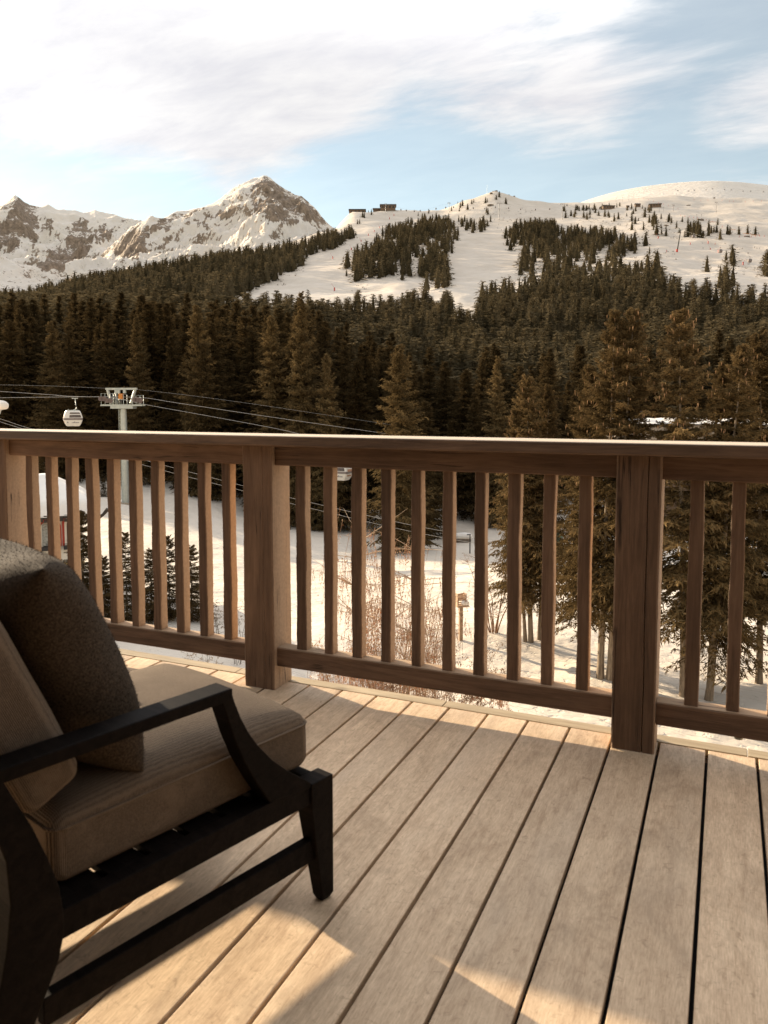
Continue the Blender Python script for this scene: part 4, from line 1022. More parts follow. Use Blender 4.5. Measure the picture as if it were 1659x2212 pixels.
# bare birches and scrub
def shrub_arrays(seed, H, spread, stems, twigs, weep=.8, leaf=0, r0=.035):
    g = random.Random(seed); mb = MB(); tw = []; lf = []
    def limb(p, d, L, r, depth):
        pts = [p.copy()]; n = 7; q = p.copy(); dd = d.copy()
        for i in range(n):
            dd = (dd + Vector((g.gauss(0, .09), g.gauss(0, .09), .03 if depth == 0 else -.03))).normalized(); q = q + dd*(L/n); pts.append(q.copy())
        mb.tube(pts, [r*(1-.8*i/n) for i in range(n+1)], 5 if depth == 0 else 4, False)
        return pts
    for s in range(stems):
        a = 2*math.pi*(s+g.random()*.6)/stems; lean = g.uniform(.08, .34)*spread
        d = Vector((math.cos(a)*lean, math.sin(a)*lean, 1)).normalized(); L = H*g.uniform(.7, 1.)
        pts = limb(Vector((math.cos(a)*.12, math.sin(a)*.12, -.2)), d, L, r0*g.uniform(.7, 1.2), 0)
        for b in range(twigs):
            i = g.randint(2, len(pts)-1); p = pts[i]; a2 = g.uniform(0, 6.283)
            d2 = Vector((math.cos(a2), math.sin(a2), g.uniform(.15, .9))).normalized(); L2 = H*g.uniform(.10, .28)
            p2 = limb(p, d2, L2, r0*.28, 1)
            for c in range(7):
                q = p2[g.randint(1, len(p2)-1)]; a3 = g.uniform(0, 6.283); l3 = H*g.uniform(.07, .2)
                e1 = q + Vector((math.cos(a3)*.3, math.sin(a3)*.3, .25-.2*weep))*l3*.6; e2 = e1 + Vector((math.cos(a3)*.15, math.sin(a3)*.15, .35-1.1*weep))*l3
                tw.append((q, e1, e2))
                for _ in range(leaf):
                    u = g.random(); lf.append(e1.lerp(e2, u) + Vector((g.gauss(0, .03), g.gauss(0, .03), g.gauss(0, .03))))
    V, T, ti = [], [], []
    for (a, b, c) in tw:
        for p, q, r in ((a, b, .0085), (b, c, .0075)):
            n = len(V); s_ = Vector((g.gauss(0, 1), g.gauss(0, 1), .2)).normalized()*r; t_ = Vector((-s_.y, s_.x, 0)); tv = g.random()*.85
            V += [p-s_, p+s_, q, p-t_, p+t_]; T += [(n, n+1, n+2), (n+3, n+4, n+2)]; ti += [tv]*5
    for p in lf:
        n = len(V); a = Vector((g.gauss(0, 1), g.gauss(0, 1), g.gauss(0, 1))).normalized()*.02; b = Vector((g.gauss(0, .3), g.gauss(0, .3), -1)).normalized()*.06
        V += [p-a, p+a, p+b]; T += [(n, n+1, n+2)]; ti += [.7+.3*g.random()]*3
    return mb, V, T, ti
def shrub(loc, seed, H, spread, stems, twigs, label, weep, leaf, r0=.035, mats=('birch', 'twig'), name='birch_tree', cat='tree', group=None):
    t = thing(name, loc, label, cat, group, seed*1.3)
    mb, V, T, ti = shrub_arrays(seed, H, spread, stems, twigs, weep, leaf, r0); mb.build('stems', M[mats[0]], t)
    me = tri_mesh('twigs', np.array([tuple(v) for v in V]), np.array(T), np.array(ti)); me.materials.append(M[mats[1]]); link_mesh('twigs', me, None, t)
def gdep(px, dep, dz=0.):
    q = at_depth(px, HZ, dep); return np.array([q[0], q[1], gz(q[0], q[1])+dz])
shrub(gdep(848, 24.5), 1, 7.4, .75, 6, 30, 'tall weeping birch with russet twigs in the middle of the railing gaps', .95, 5, .05)
shrub(gdep(770, 24.), 2, 5.2, .9, 5, 28, 'russet weeping birch left of the tall birch', 1., 6, .035)
shrub(gdep(930, 26.), 3, 5.6, .7, 4, 24, 'pale stemmed birch between the tall birch and the bird feeder', .8, 3, .04)
shrub(gdep(1000, 23.), 4, 4.0, 1.0, 5, 24, 'low russet birch in front of the bird feeder', .6, 4, .028)
shrub(gdep(1072, 36.), 5, 4.2, 1.0, 10, 16, 'bushy bare willow left of the triple trunk spruce', .35, 0, .03, ('twig', 'twig'), 'willow_shrub', 'shrub')
shrub(gdep(505, 33.), 6, 3.0, .6, 6, 9, 'thin dry weeds beside the left end of the young spruce row', .4, 1, .014, ('scrub', 'scrub'), 'dry_weed', 'shrub')
shrub(gdep(455, 35.), 7, 2.2, .9, 6, 9, 'low dry brush under the young spruces', .3, 1, .014, ('scrub', 'scrub'), 'dry_weed', 'shrub')
shrub(gdep(430, 31.), 8, 1.8, 1.2, 6, 9, 'low bare twigs seen through the slit under the left bottom rail', .3, 1, .014, ('scrub', 'scrub'), 'dry_weed', 'shrub')
shrub(gdep(1095, 25.), 9, 1.9, 1., 4, 9, 'small berry shrub right of the bird feeder near the bottom rail', .3, 5, .015, ('twig', 'twig'), 'berry_shrub', 'shrub')

# ------------------------------------------------------------------ conifers near the balcony
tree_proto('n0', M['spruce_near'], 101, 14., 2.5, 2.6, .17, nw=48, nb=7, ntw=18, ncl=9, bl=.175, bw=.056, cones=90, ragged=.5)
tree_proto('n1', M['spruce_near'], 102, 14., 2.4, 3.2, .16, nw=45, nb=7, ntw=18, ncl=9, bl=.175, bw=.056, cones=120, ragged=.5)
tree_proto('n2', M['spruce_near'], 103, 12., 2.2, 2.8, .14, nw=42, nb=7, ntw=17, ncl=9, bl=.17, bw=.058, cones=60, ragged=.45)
def near_tree(px, py, topx, topy, key, Rm, label, rz, name='spruce_tree', group=None, dz=0.):
    p = ground_at(px, py); dep = project(p)[2]; H = (py-topy)/F_PX*dep
    ang = math.atan2((topx-px), (py-topy))
    t = place_tree(key, p, H, Rm, label, group, 0., name=name)
    ax = Vector(FWD); t.rotation_euler = (Matrix.Rotation(ang, 3, ax) @ Matrix.Rotation(rz, 3, 'Z')).to_euler()
    return t
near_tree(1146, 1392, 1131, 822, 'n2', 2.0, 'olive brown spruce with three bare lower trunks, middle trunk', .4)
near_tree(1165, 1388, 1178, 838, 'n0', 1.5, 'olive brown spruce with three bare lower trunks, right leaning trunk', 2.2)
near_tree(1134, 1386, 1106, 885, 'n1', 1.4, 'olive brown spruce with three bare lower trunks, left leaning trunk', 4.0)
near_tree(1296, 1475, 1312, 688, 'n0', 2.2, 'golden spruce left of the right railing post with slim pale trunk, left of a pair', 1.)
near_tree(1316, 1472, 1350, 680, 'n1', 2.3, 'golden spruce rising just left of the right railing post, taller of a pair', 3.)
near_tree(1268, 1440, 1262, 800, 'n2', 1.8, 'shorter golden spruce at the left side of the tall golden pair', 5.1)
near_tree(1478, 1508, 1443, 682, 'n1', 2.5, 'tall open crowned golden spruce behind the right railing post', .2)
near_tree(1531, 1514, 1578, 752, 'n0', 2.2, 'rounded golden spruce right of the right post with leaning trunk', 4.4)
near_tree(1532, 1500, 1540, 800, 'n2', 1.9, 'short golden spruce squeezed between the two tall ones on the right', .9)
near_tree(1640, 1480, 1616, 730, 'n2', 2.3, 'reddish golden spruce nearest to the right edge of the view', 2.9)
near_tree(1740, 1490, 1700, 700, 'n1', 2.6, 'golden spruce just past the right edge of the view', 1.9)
tree_proto('y0', M['spruce'], 111, 4., 1.1, .1, .05, nw=30, nb=8, ntw=14, ncl=11, bl=.085, bw=.024, ragged=.4)
tree_proto('y1', M['spruce'], 112, 4., 1.2, .1, .05, nw=27, nb=7, ntw=14, ncl=11, bl=.09, bw=.024, ragged=.5)
for px, py, ty, Rm, key, lb in ((228, 1345, 1203, 1.0, 'y0', 'young spruce nearest the throw pillow behind the left balusters'), (275, 1345, 1155, 1.35, 'y1', 'tallest young spruce of the row behind the left balusters'),
        (328, 1340, 1188, 1.25, 'y0', 'young spruce in the middle of the row behind the left balusters'), (367, 1340, 1163, 1.15, 'y1', 'slim young spruce with a long leader behind the left balusters'),
        (415, 1338, 1178, 1.35, 'y0', 'young spruce at the right end of the row behind the left balusters'), (223, 1072, 1034, .9, 'y1', 'lone little spruce on the open snow left of the pylon base'),
        (182, 1330, 1108, 1.5, 'y0', 'bushy dark spruce against the right corner of the snowy chalet'), (98, 1082, 985, 2.2, 'y1', 'dark spruce behind the snowy chalet roof on the far left')):
    near_tree(px, py, px, ty, key, Rm, lb, px*.37, 'young_spruce')

# ------------------------------------------------------------------ forest
M['spruce_lit'] = mat_foliage('lighter_spruce_needles', (.05, .034, .015), (.25, .168, .075))  # sun on the forest edge crowns put into the needle colour
tree_proto('l0', M['spruce_lit'], 231, 20., 3.6, .6, .24, nw=50, nb=7, ntw=12, ncl=6, bl=.34, bw=.115, core=.15, ragged=.5, tp=.85)
tree_proto('l1', M['spruce_lit'], 232, 18., 3.4, .5, .22, nw=44, nb=7, ntw=12, ncl=6, bl=.34, bw=.115, core=.15, ragged=.4, tp=.75)
for px, py, tx, ty, Rm, key, lb in ((598, 1126, 590, 690, 4.6, 'l0', 'broad lighter spruce with ragged left side at the forest edge above the left post'), (652, 1139, 655, 640, 3.6, 'l0', 'tall lighter spruce just right of the broad ragged spruce'),
        (712, 1148, 708, 770, 3.0, 'l1', 'shorter brown spruce in front of the tall lighter pair'), (862, 1192, 862, 752, 3.7, 'l1', 'dense rounded spruce with several tops at the middle of the forest edge'),
        (122, 1034, 120, 700, 4.4, 'l0', 'lighter brown spruce directly behind the left gondola cabin'), (305, 1046, 303, 690, 3.4, 'l0', 'slim lighter spruce right of the pylon head'), (440, 1072, 432, 668, 3.8, 'l1', 'lighter spruce midway between pylon and left post'), (1078, 1140, 1070, 775, 2.8, 'l0', 'narrow dark spruce left of the golden double topped spruce')):
    near_tree(px, py, tx, ty, key, Rm, lb, px*.2, 'forest_spruce')
for i in range(5):
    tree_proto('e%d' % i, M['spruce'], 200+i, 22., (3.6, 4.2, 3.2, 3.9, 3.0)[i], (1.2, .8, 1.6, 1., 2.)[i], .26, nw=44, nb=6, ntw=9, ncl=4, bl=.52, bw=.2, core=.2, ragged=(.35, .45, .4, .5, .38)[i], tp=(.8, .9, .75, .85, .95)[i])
EDGE = [(-400, 1010), (100, 1032), (220, 1024), (300, 1040), (416, 1063), (510, 1108), (650, 1140), (760, 1150), (860, 1195), (940, 1165), (1004, 1146), (1100, 1135), (1250, 1105), (1330, 1010), (1659, 1005), (2300, 1000)]
EX = np.array([e[0] for e in EDGE], float); EY = np.array([e[1] for e in EDGE], float)
UPX = np.array([-700, 60, 330, 420, 700, 830, 870, 980, 988, 1030, 1040, 1154, 1230, 1430, 1480, 1659, 1900, 2400], float)
UPY = np.array([700, 700, 700, 702, 708, 702, 690, 690, 745, 745, 665, 640, 630, 630, 662, 685, 675, 700], float)
far_key = {}
def far_variants():
    out = {'m': [], 'f': []}
    for i in range(5): out['m'].append(spruce_arrays(300+i, 20., (2.9, 3.3, 2.6, 3.1, 2.4)[i], .4, 22, 6, 4, 1, 1.35, .6, core=.42, ragged=.4, tp=(.85, .75, .95, .8, 1.)[i]))
    for i in range(5): out['f'].append(spruce_arrays(400+i, 18., (3.0, 2.7, 3.3, 2.5, 2.9)[i], .2, 12, 6, 2, 1, 1.6, .85, core=.5, ragged=.4, tp=(.9, .8, 1., .85, .95)[i]))
    return out
def build_forest():
    g = np.random.default_rng(77)
    pts = np.concatenate([scatter(48, 130, -420, 2100, 4.6, .48, 5), scatter(130, 330, -330, 1950, 6.2, .48, 6), scatter(330, 760, -330, 1900, 8.2, .48, 7)])
    z = ground(pts[:, 0], pts[:, 1]); P = np.column_stack([pts, z]); x, y = proj_arr(P); d = np.hypot(pts[:, 0], pts[:, 1])
    ed = np.interp(x, EX, EY) + 9*np.sin(x*.09) ; up = np.interp(x, UPX, UPY)
    ok = (y < ed) & (y > up) & (g.random(len(x)) > .10)
    ok &= ~((x > 1325) & (d < 95))                                    # the lodge stands here
    # a thin scatter of trees above the belt
    P, x, y, d = P[ok], x[ok], y[ok], d[ok]
    H = np.interp(x, [-300, 650, 760, 900, 1100, 1700], [23, 22, 18, 15.5, 16, 17])*g.uniform(.74, 1.14, len(x))
    H = np.where(d > 330, 18*g.uniform(.7, 1.15, len(x)), H)
    lim = np.interp(x, [-300, 60, 700, 760, 900, 985, 1040, 1100, 1250, 1700], [625, 628, 632, 640, 652, 672, 690, 690, 700, 690]) + g.uniform(0, 1, len(x))**2*60
    hmax = (CAM[2] + (HZ-lim)/F_PX*d*1.02 - P[:, 2]); H = np.where(d < 330, np.clip(H, 5., np.maximum(hmax, 6.)), H)
    Rf = H/22*g.uniform(.95, 1.5, len(x))
    # individuals: those that show largest
    # sort by height in the picture, discounting trees sunk behind nearer ones
    size = H/d; inframe = (x > -60) & (x < 1720)
    score = np.where(inframe, size, size*.02)
    order = np.argsort(-score); ind = order[:258]; rest = order[258:]
    for n, i in enumerate(ind):
        key = 'e%d' % (i % 5)
        side = 'left' if x[i] < 520 else ('mid' if x[i] < 1040 else 'right')
        lb = {'left': 'tall dark spruce in the dense forest behind the pylon and gondola', 'mid': 'dark spruce in the dense forest above the left post and middle balusters', 'right': 'dark spruce in the forest standing behind the golden spruces'}[side]
        gr = {'left': 'forest spruces behind the pylon', 'mid': 'forest spruces in the middle', 'right': 'forest spruces behind the golden trees'}[side]
        place_tree(key, P[i]-np.array([0, 0, .1]), H[i], TREES[key][3]*Rf[i], lb, gr, g.uniform(0, 6.28), (g.normal(0, .015), g.normal(0, .015)), name='forest_spruce')
    return P[rest], H[rest], Rf[rest], d[rest]

def hill_points():
    """tree positions on the slopes, by clusters outlined in the photograph"""
    def zz(l): return [((1240+a*.5063)/1.736, (680+b*.5063)/1.736) for a, b in l]
    def zr(l): return [((1440+a*.868)/1.736, (600+b*.868)/1.736) for a, b in l]
    def zs(l): return [((2080+a*.4822)/1.736, (640+b*.4822)/1.736) for a, b in l]
    polys = [
     ([(-60, 668), (60, 650), (200, 612), (300, 596), (400, 578), (500, 562), (560, 555), (640, 538), (700, 518), (765, 503), (772, 512), (722, 538), (668, 552), (655, 575), (610, 602), (560, 620), (522, 640), (440, 668), (420, 652), (330, 655), (300, 668), (60, 690), (-60, 705)], 9., .12),
     (zz([(95, 700), (120, 640), (190, 600), (340, 480), (460, 500), (540, 490), (620, 490), (670, 560), (600, 620), (590, 700), (500, 690), (440, 705), (360, 735), (180, 745)]), 9.5, .32),
     (zz([(370, 410), (470, 350), (640, 350), (650, 290), (880, 280), (945, 400), (870, 425), (700, 430), (640, 520), (560, 490), (470, 405)]), 9.5, .25),
     (zz([(640, 700), (700, 600), (780, 500), (860, 450), (905, 520), (870, 570), (860, 620), (875, 760), (870, 830), (700, 840), (720, 720)]), 9., .3),
     (zz([(870, 290), (960, 300), (1000, 330), (1080, 300), (1190, 295), (1140, 375), (1060, 385), (1010, 370), (940, 310)]), 10., .3),
     (zz([(1270, 420), (1400, 410), (1420, 330), (1659, 330), (1659, 540), (1560, 500), (1480, 480), (1400, 500), (1300, 425)]), 10., .4),
     (zr([(510, 335), (600, 290), (700, 292), (760, 310), (850, 320), (1000, 345), (1060, 380), (1120, 378), (1090, 388), (1000, 425), (960, 400), (900, 405), (800, 400), (700, 390), (600, 360)]), 10., .22),
     (zr([(580, 465), (600, 440), (680, 410), (740, 405), (830, 412), (840, 440), (760, 450), (700, 450), (620, 472)]), 13., .35),
     (zr([(640, 540), (700, 520), (900, 500), (1000, 490), (1180, 480), (1200, 510), (1100, 530), (1050, 560), (640, 570)]), 12., .35),
     (zr([(1410, 530), (1470, 530), (1540, 560), (1500, 580), (1420, 560)]), 8., .3), (zr([(1460, 430), (1530, 430), (1535, 460), (1470, 460)]), 9., .2),
     (zs([(990, 515), (1050, 470), (1130, 465), (1200, 500), (1190, 530), (1010, 525)]), 9., .15), (zs([(1345, 450), (1395, 445), (1395, 470), (1345, 465)]), 8., .05),
     (zs([(215, 365), (290, 360), (300, 375), (230, 380)]), 8., .1), (zs([(370, 345), (530, 370), (530, 390), (400, 370)]), 11., .2),
     (zs([(150, 300), (320, 290), (320, 310), (160, 315)]), 12., .2), (zs([(680, 310), (770, 310), (770, 325), (690, 325)]), 11., .2),
     (zs([(720, 395), (800, 395), (800, 415), (720, 410)]), 10., .2), (zs([(1590, 800), (1659, 760), (1700, 830), (1600, 850)]), 6., .2),
    ]
    out = []
    for k, (poly, sp, drop) in enumerate(polys):
        xs = [p[0] for p in poly]; c = scatter(330, 1750, min(xs)-20, max(xs)+20, sp, .5, 900+k)
        zc = ground(c[:, 0], c[:, 1]); Pc = np.column_stack([c, zc]); x, y = proj_arr(Pc)
        g = np.random.default_rng(k); m = inside(poly, x, y) & (g.random(len(x)) > drop); out.append(Pc[m])
    # loose singles between the clumps
    for k, (poly, sp, drop) in enumerate(((zz([(60, 700), (330, 420), (380, 370), (640, 280), (900, 280), (950, 420), (900, 560), (870, 760), (600, 720), (200, 760)]), 17., .5), (zr([(500, 340), (700, 300), (1130, 370), (1200, 400), (900, 460), (700, 500), (560, 470)]), 17., .5), (zr([(520, 480), (1000, 430), (1180, 470), (1100, 540), (620, 560)]), 19., .5), (zs([(20, 300), (700, 290), (1000, 400), (1280, 470), (1280, 520), (990, 500), (620, 450), (300, 400), (60, 380)]), 30., .55), (zz([(870, 100), (1400, 120), (1400, 260), (850, 250)]), 42., .5), (zz([(120, 300), (330, 280), (330, 240), (150, 260)]), 22., .5))):
        xs = [p[0] for p in poly]; c = scatter(380, 1800, min(xs)-20, max(xs)+20, sp, .5, 700+k); Pc = np.column_stack([c, ground(c[:, 0], c[:, 1])]); x, y = proj_arr(Pc); g = np.random.default_rng(k+50); m = inside(poly, x, y) & (g.random(len(x)) > drop); out.append(Pc[m])
    singles = zs([(180, 305), (228, 303), (270, 303), (127, 355), (155, 362), (85, 368), (342, 350), (370, 290), (424, 282), (483, 286), (506, 278), (566, 308), (598, 296), (612, 337), (600, 392), (626, 415), (600, 462), (735, 405), (785, 415), (828, 378), (884, 402), (908, 412), (993, 400), (1036, 410), (948, 445), (769, 462), (793, 497), (832, 492), (866, 510), (690, 460), (1286, 535), (1343, 497), (1362, 495), (1432, 500), (1500, 492), (1560, 500), (1217, 487), (1238, 480), (1260, 482), (1268, 420), (1183, 788), (1333, 700), (1390, 740), (450, 690), (623, 645), (130, 705), (30, 725), (70, 715), (155, 655), (250, 698)])
    singles += zz([(275, 225), (302, 250), (237, 268), (200, 318), (215, 315), (648, 260), (725, 238), (580, 705), (530, 735), (185, 745), (938, 440), (908, 460), (992, 300), (960, 195), (1045, 170), (1060, 160), (1160, 155), (1147, 160), (1227, 135), (1015, 210), (895, 220), (1155, 232)])
    sg = []
    for a, b in singles:
        p = ground_at(a, b)
        if p is not None: sg.append(p)
    return np.concatenate(out), np.array(sg)
def build_far_forest(P, H, Rf, d):
    va = far_variants(); g = np.random.default_rng(5)
    HP, SG = hill_points()
    hd = np.hypot(HP[:, 0], HP[:, 1]); hH = np.interp(hd, [400, 700, 1100, 1500], [17, 17, 15, 10])*g.choice([.45, .7, .85, 1., 1.1, 1.2], len(HP))*g.uniform(.85, 1.1, len(HP))
    sd = np.hypot(SG[:, 0], SG[:, 1]); sH = np.interp(sd, [400, 700, 1100, 1700], [15, 15, 12, 9])*g.uniform(.7, 1.2, len(SG))
    P = np.concatenate([P, HP, SG]); H = np.concatenate([H, hH, sH]); Rf = np.concatenate([Rf, hH/20*g.uniform(1.1, 1.55, len(HP)), sH/18*g.uniform(.9, 1.3, len(SG))]); d = np.concatenate([d, hd, sd])
    Vs, Ts, ti = [], [], []; n0 = 0
    for i in range(len(P)):
        key = 'm' if d[i] < 520 else 'f'; V, T, t = va[key][i % 5]; h0 = 20. if key == 'm' else 18.
        a = g.uniform(0, 6.283); c, s = math.cos(a), math.sin(a); k = Rf[i]*(1.65 if key == 'm' else 1.75)*g.uniform(.8, 1.2)
        W = np.empty_like(V); W[:, 0] = (V[:, 0]*c-V[:, 1]*s)*k+P[i, 0]; W[:, 1] = (V[:, 0]*s+V[:, 1]*c)*k+P[i, 1]; W[:, 2] = V[:, 2]*H[i]/h0+P[i, 2]-.2
        Vs.append(W); Ts.append(T+n0); ti.append((t*.6+g.uniform(-.2, .5)).clip(0, .92)); n0 += len(V)
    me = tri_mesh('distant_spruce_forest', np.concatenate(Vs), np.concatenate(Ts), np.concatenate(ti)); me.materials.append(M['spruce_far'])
    o = link_mesh('distant_spruce_forest', me, None)
    tag(o, 'distant spruce woods spread in dark patches over the snowy slopes', 'forest', None, 'stuff')
    print('far trees', len(P), 'tris', sum(len(t) for t in Ts))
build_far_forest(*build_forest())

# ------------------------------------------------------------------ lifts, huts and people on the slopes
def zz_(a, b): return (1240+a*.5063)/1.736, (680+b*.5063)/1.736
def zs_(a, b): return (2080+a*.4822)/1.736, (640+b*.4822)/1.736
def place_mesh(name, me, loc, label, cat, group=None, rz=0., sc=1.):
    o = bpy.data.objects.new(name, me); COL.objects.link(o); o.location = tuple(loc); o.rotation_euler = (0, 0, rz); o.scale = (sc, sc, sc)
    return tag(o, label, cat, group)
def on_slope(px, py, fall=1500.):
    p = ground_at(px, py)
    if p is None:
        r_ = ray(px, py); h = math.hypot(r_[0], r_[1]); q = CAM + r_*(fall/h); p = np.array([q[0], q[1], gz(q[0], q[1])])
    return p
def build_slope_things():
    # far gondolas: small dark cabins on the ridge line
    mb = MB(); loft(mb, [(-3.4, .75, .6, .15), (-2.7, 1.05, .85, .2), (-1.9, 1.1, .9, .2), (-1.2, .8, .6, .15)], 2); mb.tube([(0, 0, -1.25), (.15, 0, -.6), (0, 0, 0)], .11, 5); mb.box((0, 0, 0), (.8, .2, .2))
    cab = mb.mesh('far_gondola'); cab.materials.append(M['band'])
    near = [(520, 206), (560, 211), (620, 216), (663, 214), (730, 213), (780, 198), (852, 190), (910, 186), (1056, 194), (1141, 197), (1220, 187), (1317, 193), (1407, 202), (1517, 205), (1622, 200)]
    for a, b in near:
        px, py = zz_(a, b); q = at_dist(px, py-1.5, 1330.)
        place_mesh('far_gondola', cab, q, 'tiny dark gondola hanging along the ridge below the summit', 'gondola', 'gondolas along the ridge', YAW, 1.0)
    for a, b, d_, lb in ((95, 290, 1250., 'dark gondola beside the lift pylon at the left end of the right hill trees'), (1080, 520, 640., 'gondola hanging over the piste right of the tall dark pylon'), (1290, 630, 560., 'dark gondola over the piste beside a leaning red snow gun'), (1518, 702, 520., 'dark gondola over the piste near the right edge')):
        px, py = zs_(a, b); q = at_dist(px, py-9, d_); place_mesh('far_gondola', cab, q, lb, 'gondola', None, YAW, 1.)
    # pylons
    def pyl(H, w):
        mb = MB(); mb.tube([(0, 0, -2), (0, 0, H*.95)], [.55, .38], 8); mb.box((0, 0, H*.93), (w, .5, .45)); mb.box((0, 0, H), (w*.7, .4, .35))
        for s_ in (-1, 1): mb.box((s_*w*.42, 0, H*.965), (.3, .4, H*.07)); mb.box((s_*w*.5, 0, H*.91), (.5, 2.2, .4))
        me = mb.mesh('slope_pylon'); me.materials.append(M['band']); return me
    PY = [zz_(408, 235) + (zz_(408, 167)[1], 'lift pylon in front of the large lodge on the ridge'), zz_(876, 232) + (zz_(876, 160)[1], 'lift pylon on the ridge left of the summit cone'), zz_(1248, 284) + (zz_(1256, 158)[1], 'tall lift pylon below the summit cone at the head of the wide piste'),
          zs_(60, 385) + (zs_(66, 258)[1], 'tall lift pylon behind the tree clump on the right hill'), zs_(925, 188) + (zs_(925, 141)[1], 'left chairlift pylon on the upper right snowfield'), zs_(1258, 200) + (zs_(1268, 121)[1], 'right chairlift pylon on the upper right snowfield')]
    for px, py, ty, lb in PY:
        p = on_slope(px, py); dep = project(p)[2]; H = (py-ty)/F_PX*dep; me = pyl(H, max(4., H*.32)); place_mesh('slope_pylon', me, p, lb, 'lift pylon', None, YAW)
    p = on_slope(*zs_(950, 632)); dep = project(p)[2]; H = (632-463)*.4822/1.736/F_PX*dep
    t = thing('leaning_pylon', p, 'tall dark leaning lift pylon with a red padded base on the right piste', 'lift pylon', None, YAW)
    L = 13*.4822/1.736/F_PX*dep
    MB().tube([(0, 0, -1), (L*2, 0, H)], [.75, .45], 10).build('mast', M['dark'], t); MB().box((L*2, 0, H), (5.5, .6, .5)).build('crossarm', M['galv'], t); MB().tube([(0, 0, -.5), (.1, 0, 2.8)], 1.15, 10).build('red_padding', M['red'], t)
    # chairlift
    mb = MB(); mb.tube([(0, 0, 0), (.1, 0, -1.6)], .09, 5); mb.box((0, 0, -2.6), (3.0, .9, .25)); mb.box((0, .45, -2.0), (3.0, .2, 1.1)); mb.box((0, -.3, -1.7), (3.1, .1, .12))
    for s_ in (-1, 1): mb.box((s_*1.5, .1, -2.1), (.12, .9, 1.1))
    chm = mb.mesh('lift_chair'); chm.materials.append(M['band'])
    for a, b in ((958, 147), (1043, 150), (1087, 143), (1177, 141), (1228, 133), (1321, 138), (1374, 141), (1465, 150), (1524, 150), (1623, 156)):
        place_mesh('lift_chair', chm, at_dist(*zs_(a, b), 1720.), 'tiny chair hanging on the chairlift across the upper right snowfield', 'chairlift', 'chairlift chairs on the upper right', YAW)
    for seq, d_, r_, lb in ((((700, 165), (925, 146), (1090, 143), (1268, 126), (1450, 147), (1659, 158), (1850, 170)), 1720., .07, 'thin chairlift cable across the upper right snowfield'),):
        cable_obj([at_dist(*zs_(a, b), d_) for a, b in seq], r_, lb)
    cable_obj([at_dist(*zz_(a, b), 1330.) for a, b in ((408, 172), (560, 206), (700, 209), (876, 168), (1060, 188), (1256, 166), (1420, 184), (1659, 190), (1800, 180))], .05, 'thin gondola cable along the ridge under the summit')
    cable_obj([at_depth(*zs_(*p), 700-i*22) for i, p in enumerate(((66, 262), (180, 300), (380, 352), (620, 415), (980, 470)))], .03, 'thin gondola cable sloping down over the scattered trees on the right hill')
    cable_obj([at_depth(*zs_(*p), 610-i*40) for i, p in enumerate(((985, 462), (1180, 520), (1380, 590), (1659, 735), (1900, 880)))], .022, 'thin gondola cable from the leaning pylon down to the right edge')
    # snow guns
    mb = MB(); mb.tube([(0, 0, -.5), (0, 0, 2.6)], [.75, .6], 8); mb.box((.1, 0, 2.7), (1.3, .9, .9)); mb.tube([(0, 0, 2.4), (-3.2, 0, 7.6)], [.13, .07], 5)
    gun = mb.mesh('snow_gun'); gun.materials.append(M['red'])
    for a, b in ((15, 577), (154, 508), (225, 448), (279, 402), (323, 376), (362, 348), (436, 280), (469, 255), (28, 813)):
        place_mesh('snow_gun', gun, on_slope(*zz_(a, b)), 'red snow gun in the row up the left piste', 'snow gun', 'red snow guns on the left piste', YAW, .85)
    for a, b, lb, fl in ((805, 530, 'red snow gun standing left of the leaning pylon', 0), (1055, 575, 'short red snow gun box right of the leaning pylon', 0), (1193, 566, 'red snow gun with pale lance below the small tree group on the right', 0), (1272, 636, 'red snow gun leaning right above the lower right piste', 3.14), (1465, 733, 'red snow gun leaning right closest to the right edge', 3.14), (1210, 615, 'slim red snow gun between skiers on the right piste', 0)):
        place_mesh('snow_gun', gun, on_slope(*zs_(a, b)), lb, 'snow gun', None, YAW+fl, .62 if a in (1055, 1210) else .8)
    # marker poles along the piste
    mb = MB(); mb.tube([(0, 0, -.5), (0, 0, 2.2)], .3, 6); mb.box((0, 0, 2.3), (.8, .2, .6)); pole = mb.mesh('piste_marker'); pole.materials.append(M['red'])
    pl = [(655+38*i, 205+12*i) for i in range(9)] + [(980+33*i, 352+6*i) for i in range(7)] + [(1085, 186), (1138, 190), (1193, 188), (1303, 196), (1361, 203), (1394, 212), (1483, 205), (1545, 208), (1610, 208), (870, 635), (1248, 576), (1435, 520), (1480, 515), (1528, 520), (1560, 515), (1592, 512), (1630, 515), (1303, 440), (1225, 400)]
    for a, b in pl: place_mesh('piste_marker', pole, on_slope(*zs_(a, b), 1750.), 'tiny red marker pole on the right hand pistes', 'piste marker', 'red marker poles on the pistes', YAW, .8)
    # huts
    def hut(px, py, wpx, hpx, label, snow=True, rz=0., flat=False):
        p = on_slope(px, py, 1560.); dep = project(p)[2]; k = dep/F_PX; w = wpx*k; h = hpx*k; d = w*.6
        t = thing('mountain_hut', p, label, 'hut', None, YAW+rz)
        MB().box((0, 0, h*.3-1.5), (w, d, h*.6+3)).build('wall', M['hut'], t)
        mb = MB(); zt = h*.6
        if flat: mb.box((0, 0, zt+.12*h), (w*1.08, d*1.1, h*.24))
        else: mb.add([(-w*.56, -d*.6, zt), (w*.56, -d*.6, zt), (w*.56, d*.6, zt), (-w*.56, d*.6, zt), (-w*.56, 0, h), (w*.56, 0, h)], [(0, 1, 5, 4), (2, 3, 4, 5), (0, 4, 3), (1, 2, 5), (3, 2, 1, 0)])
        rf = mb.build('roof', M['shingle'] if not snow else M['snowcap'], t)
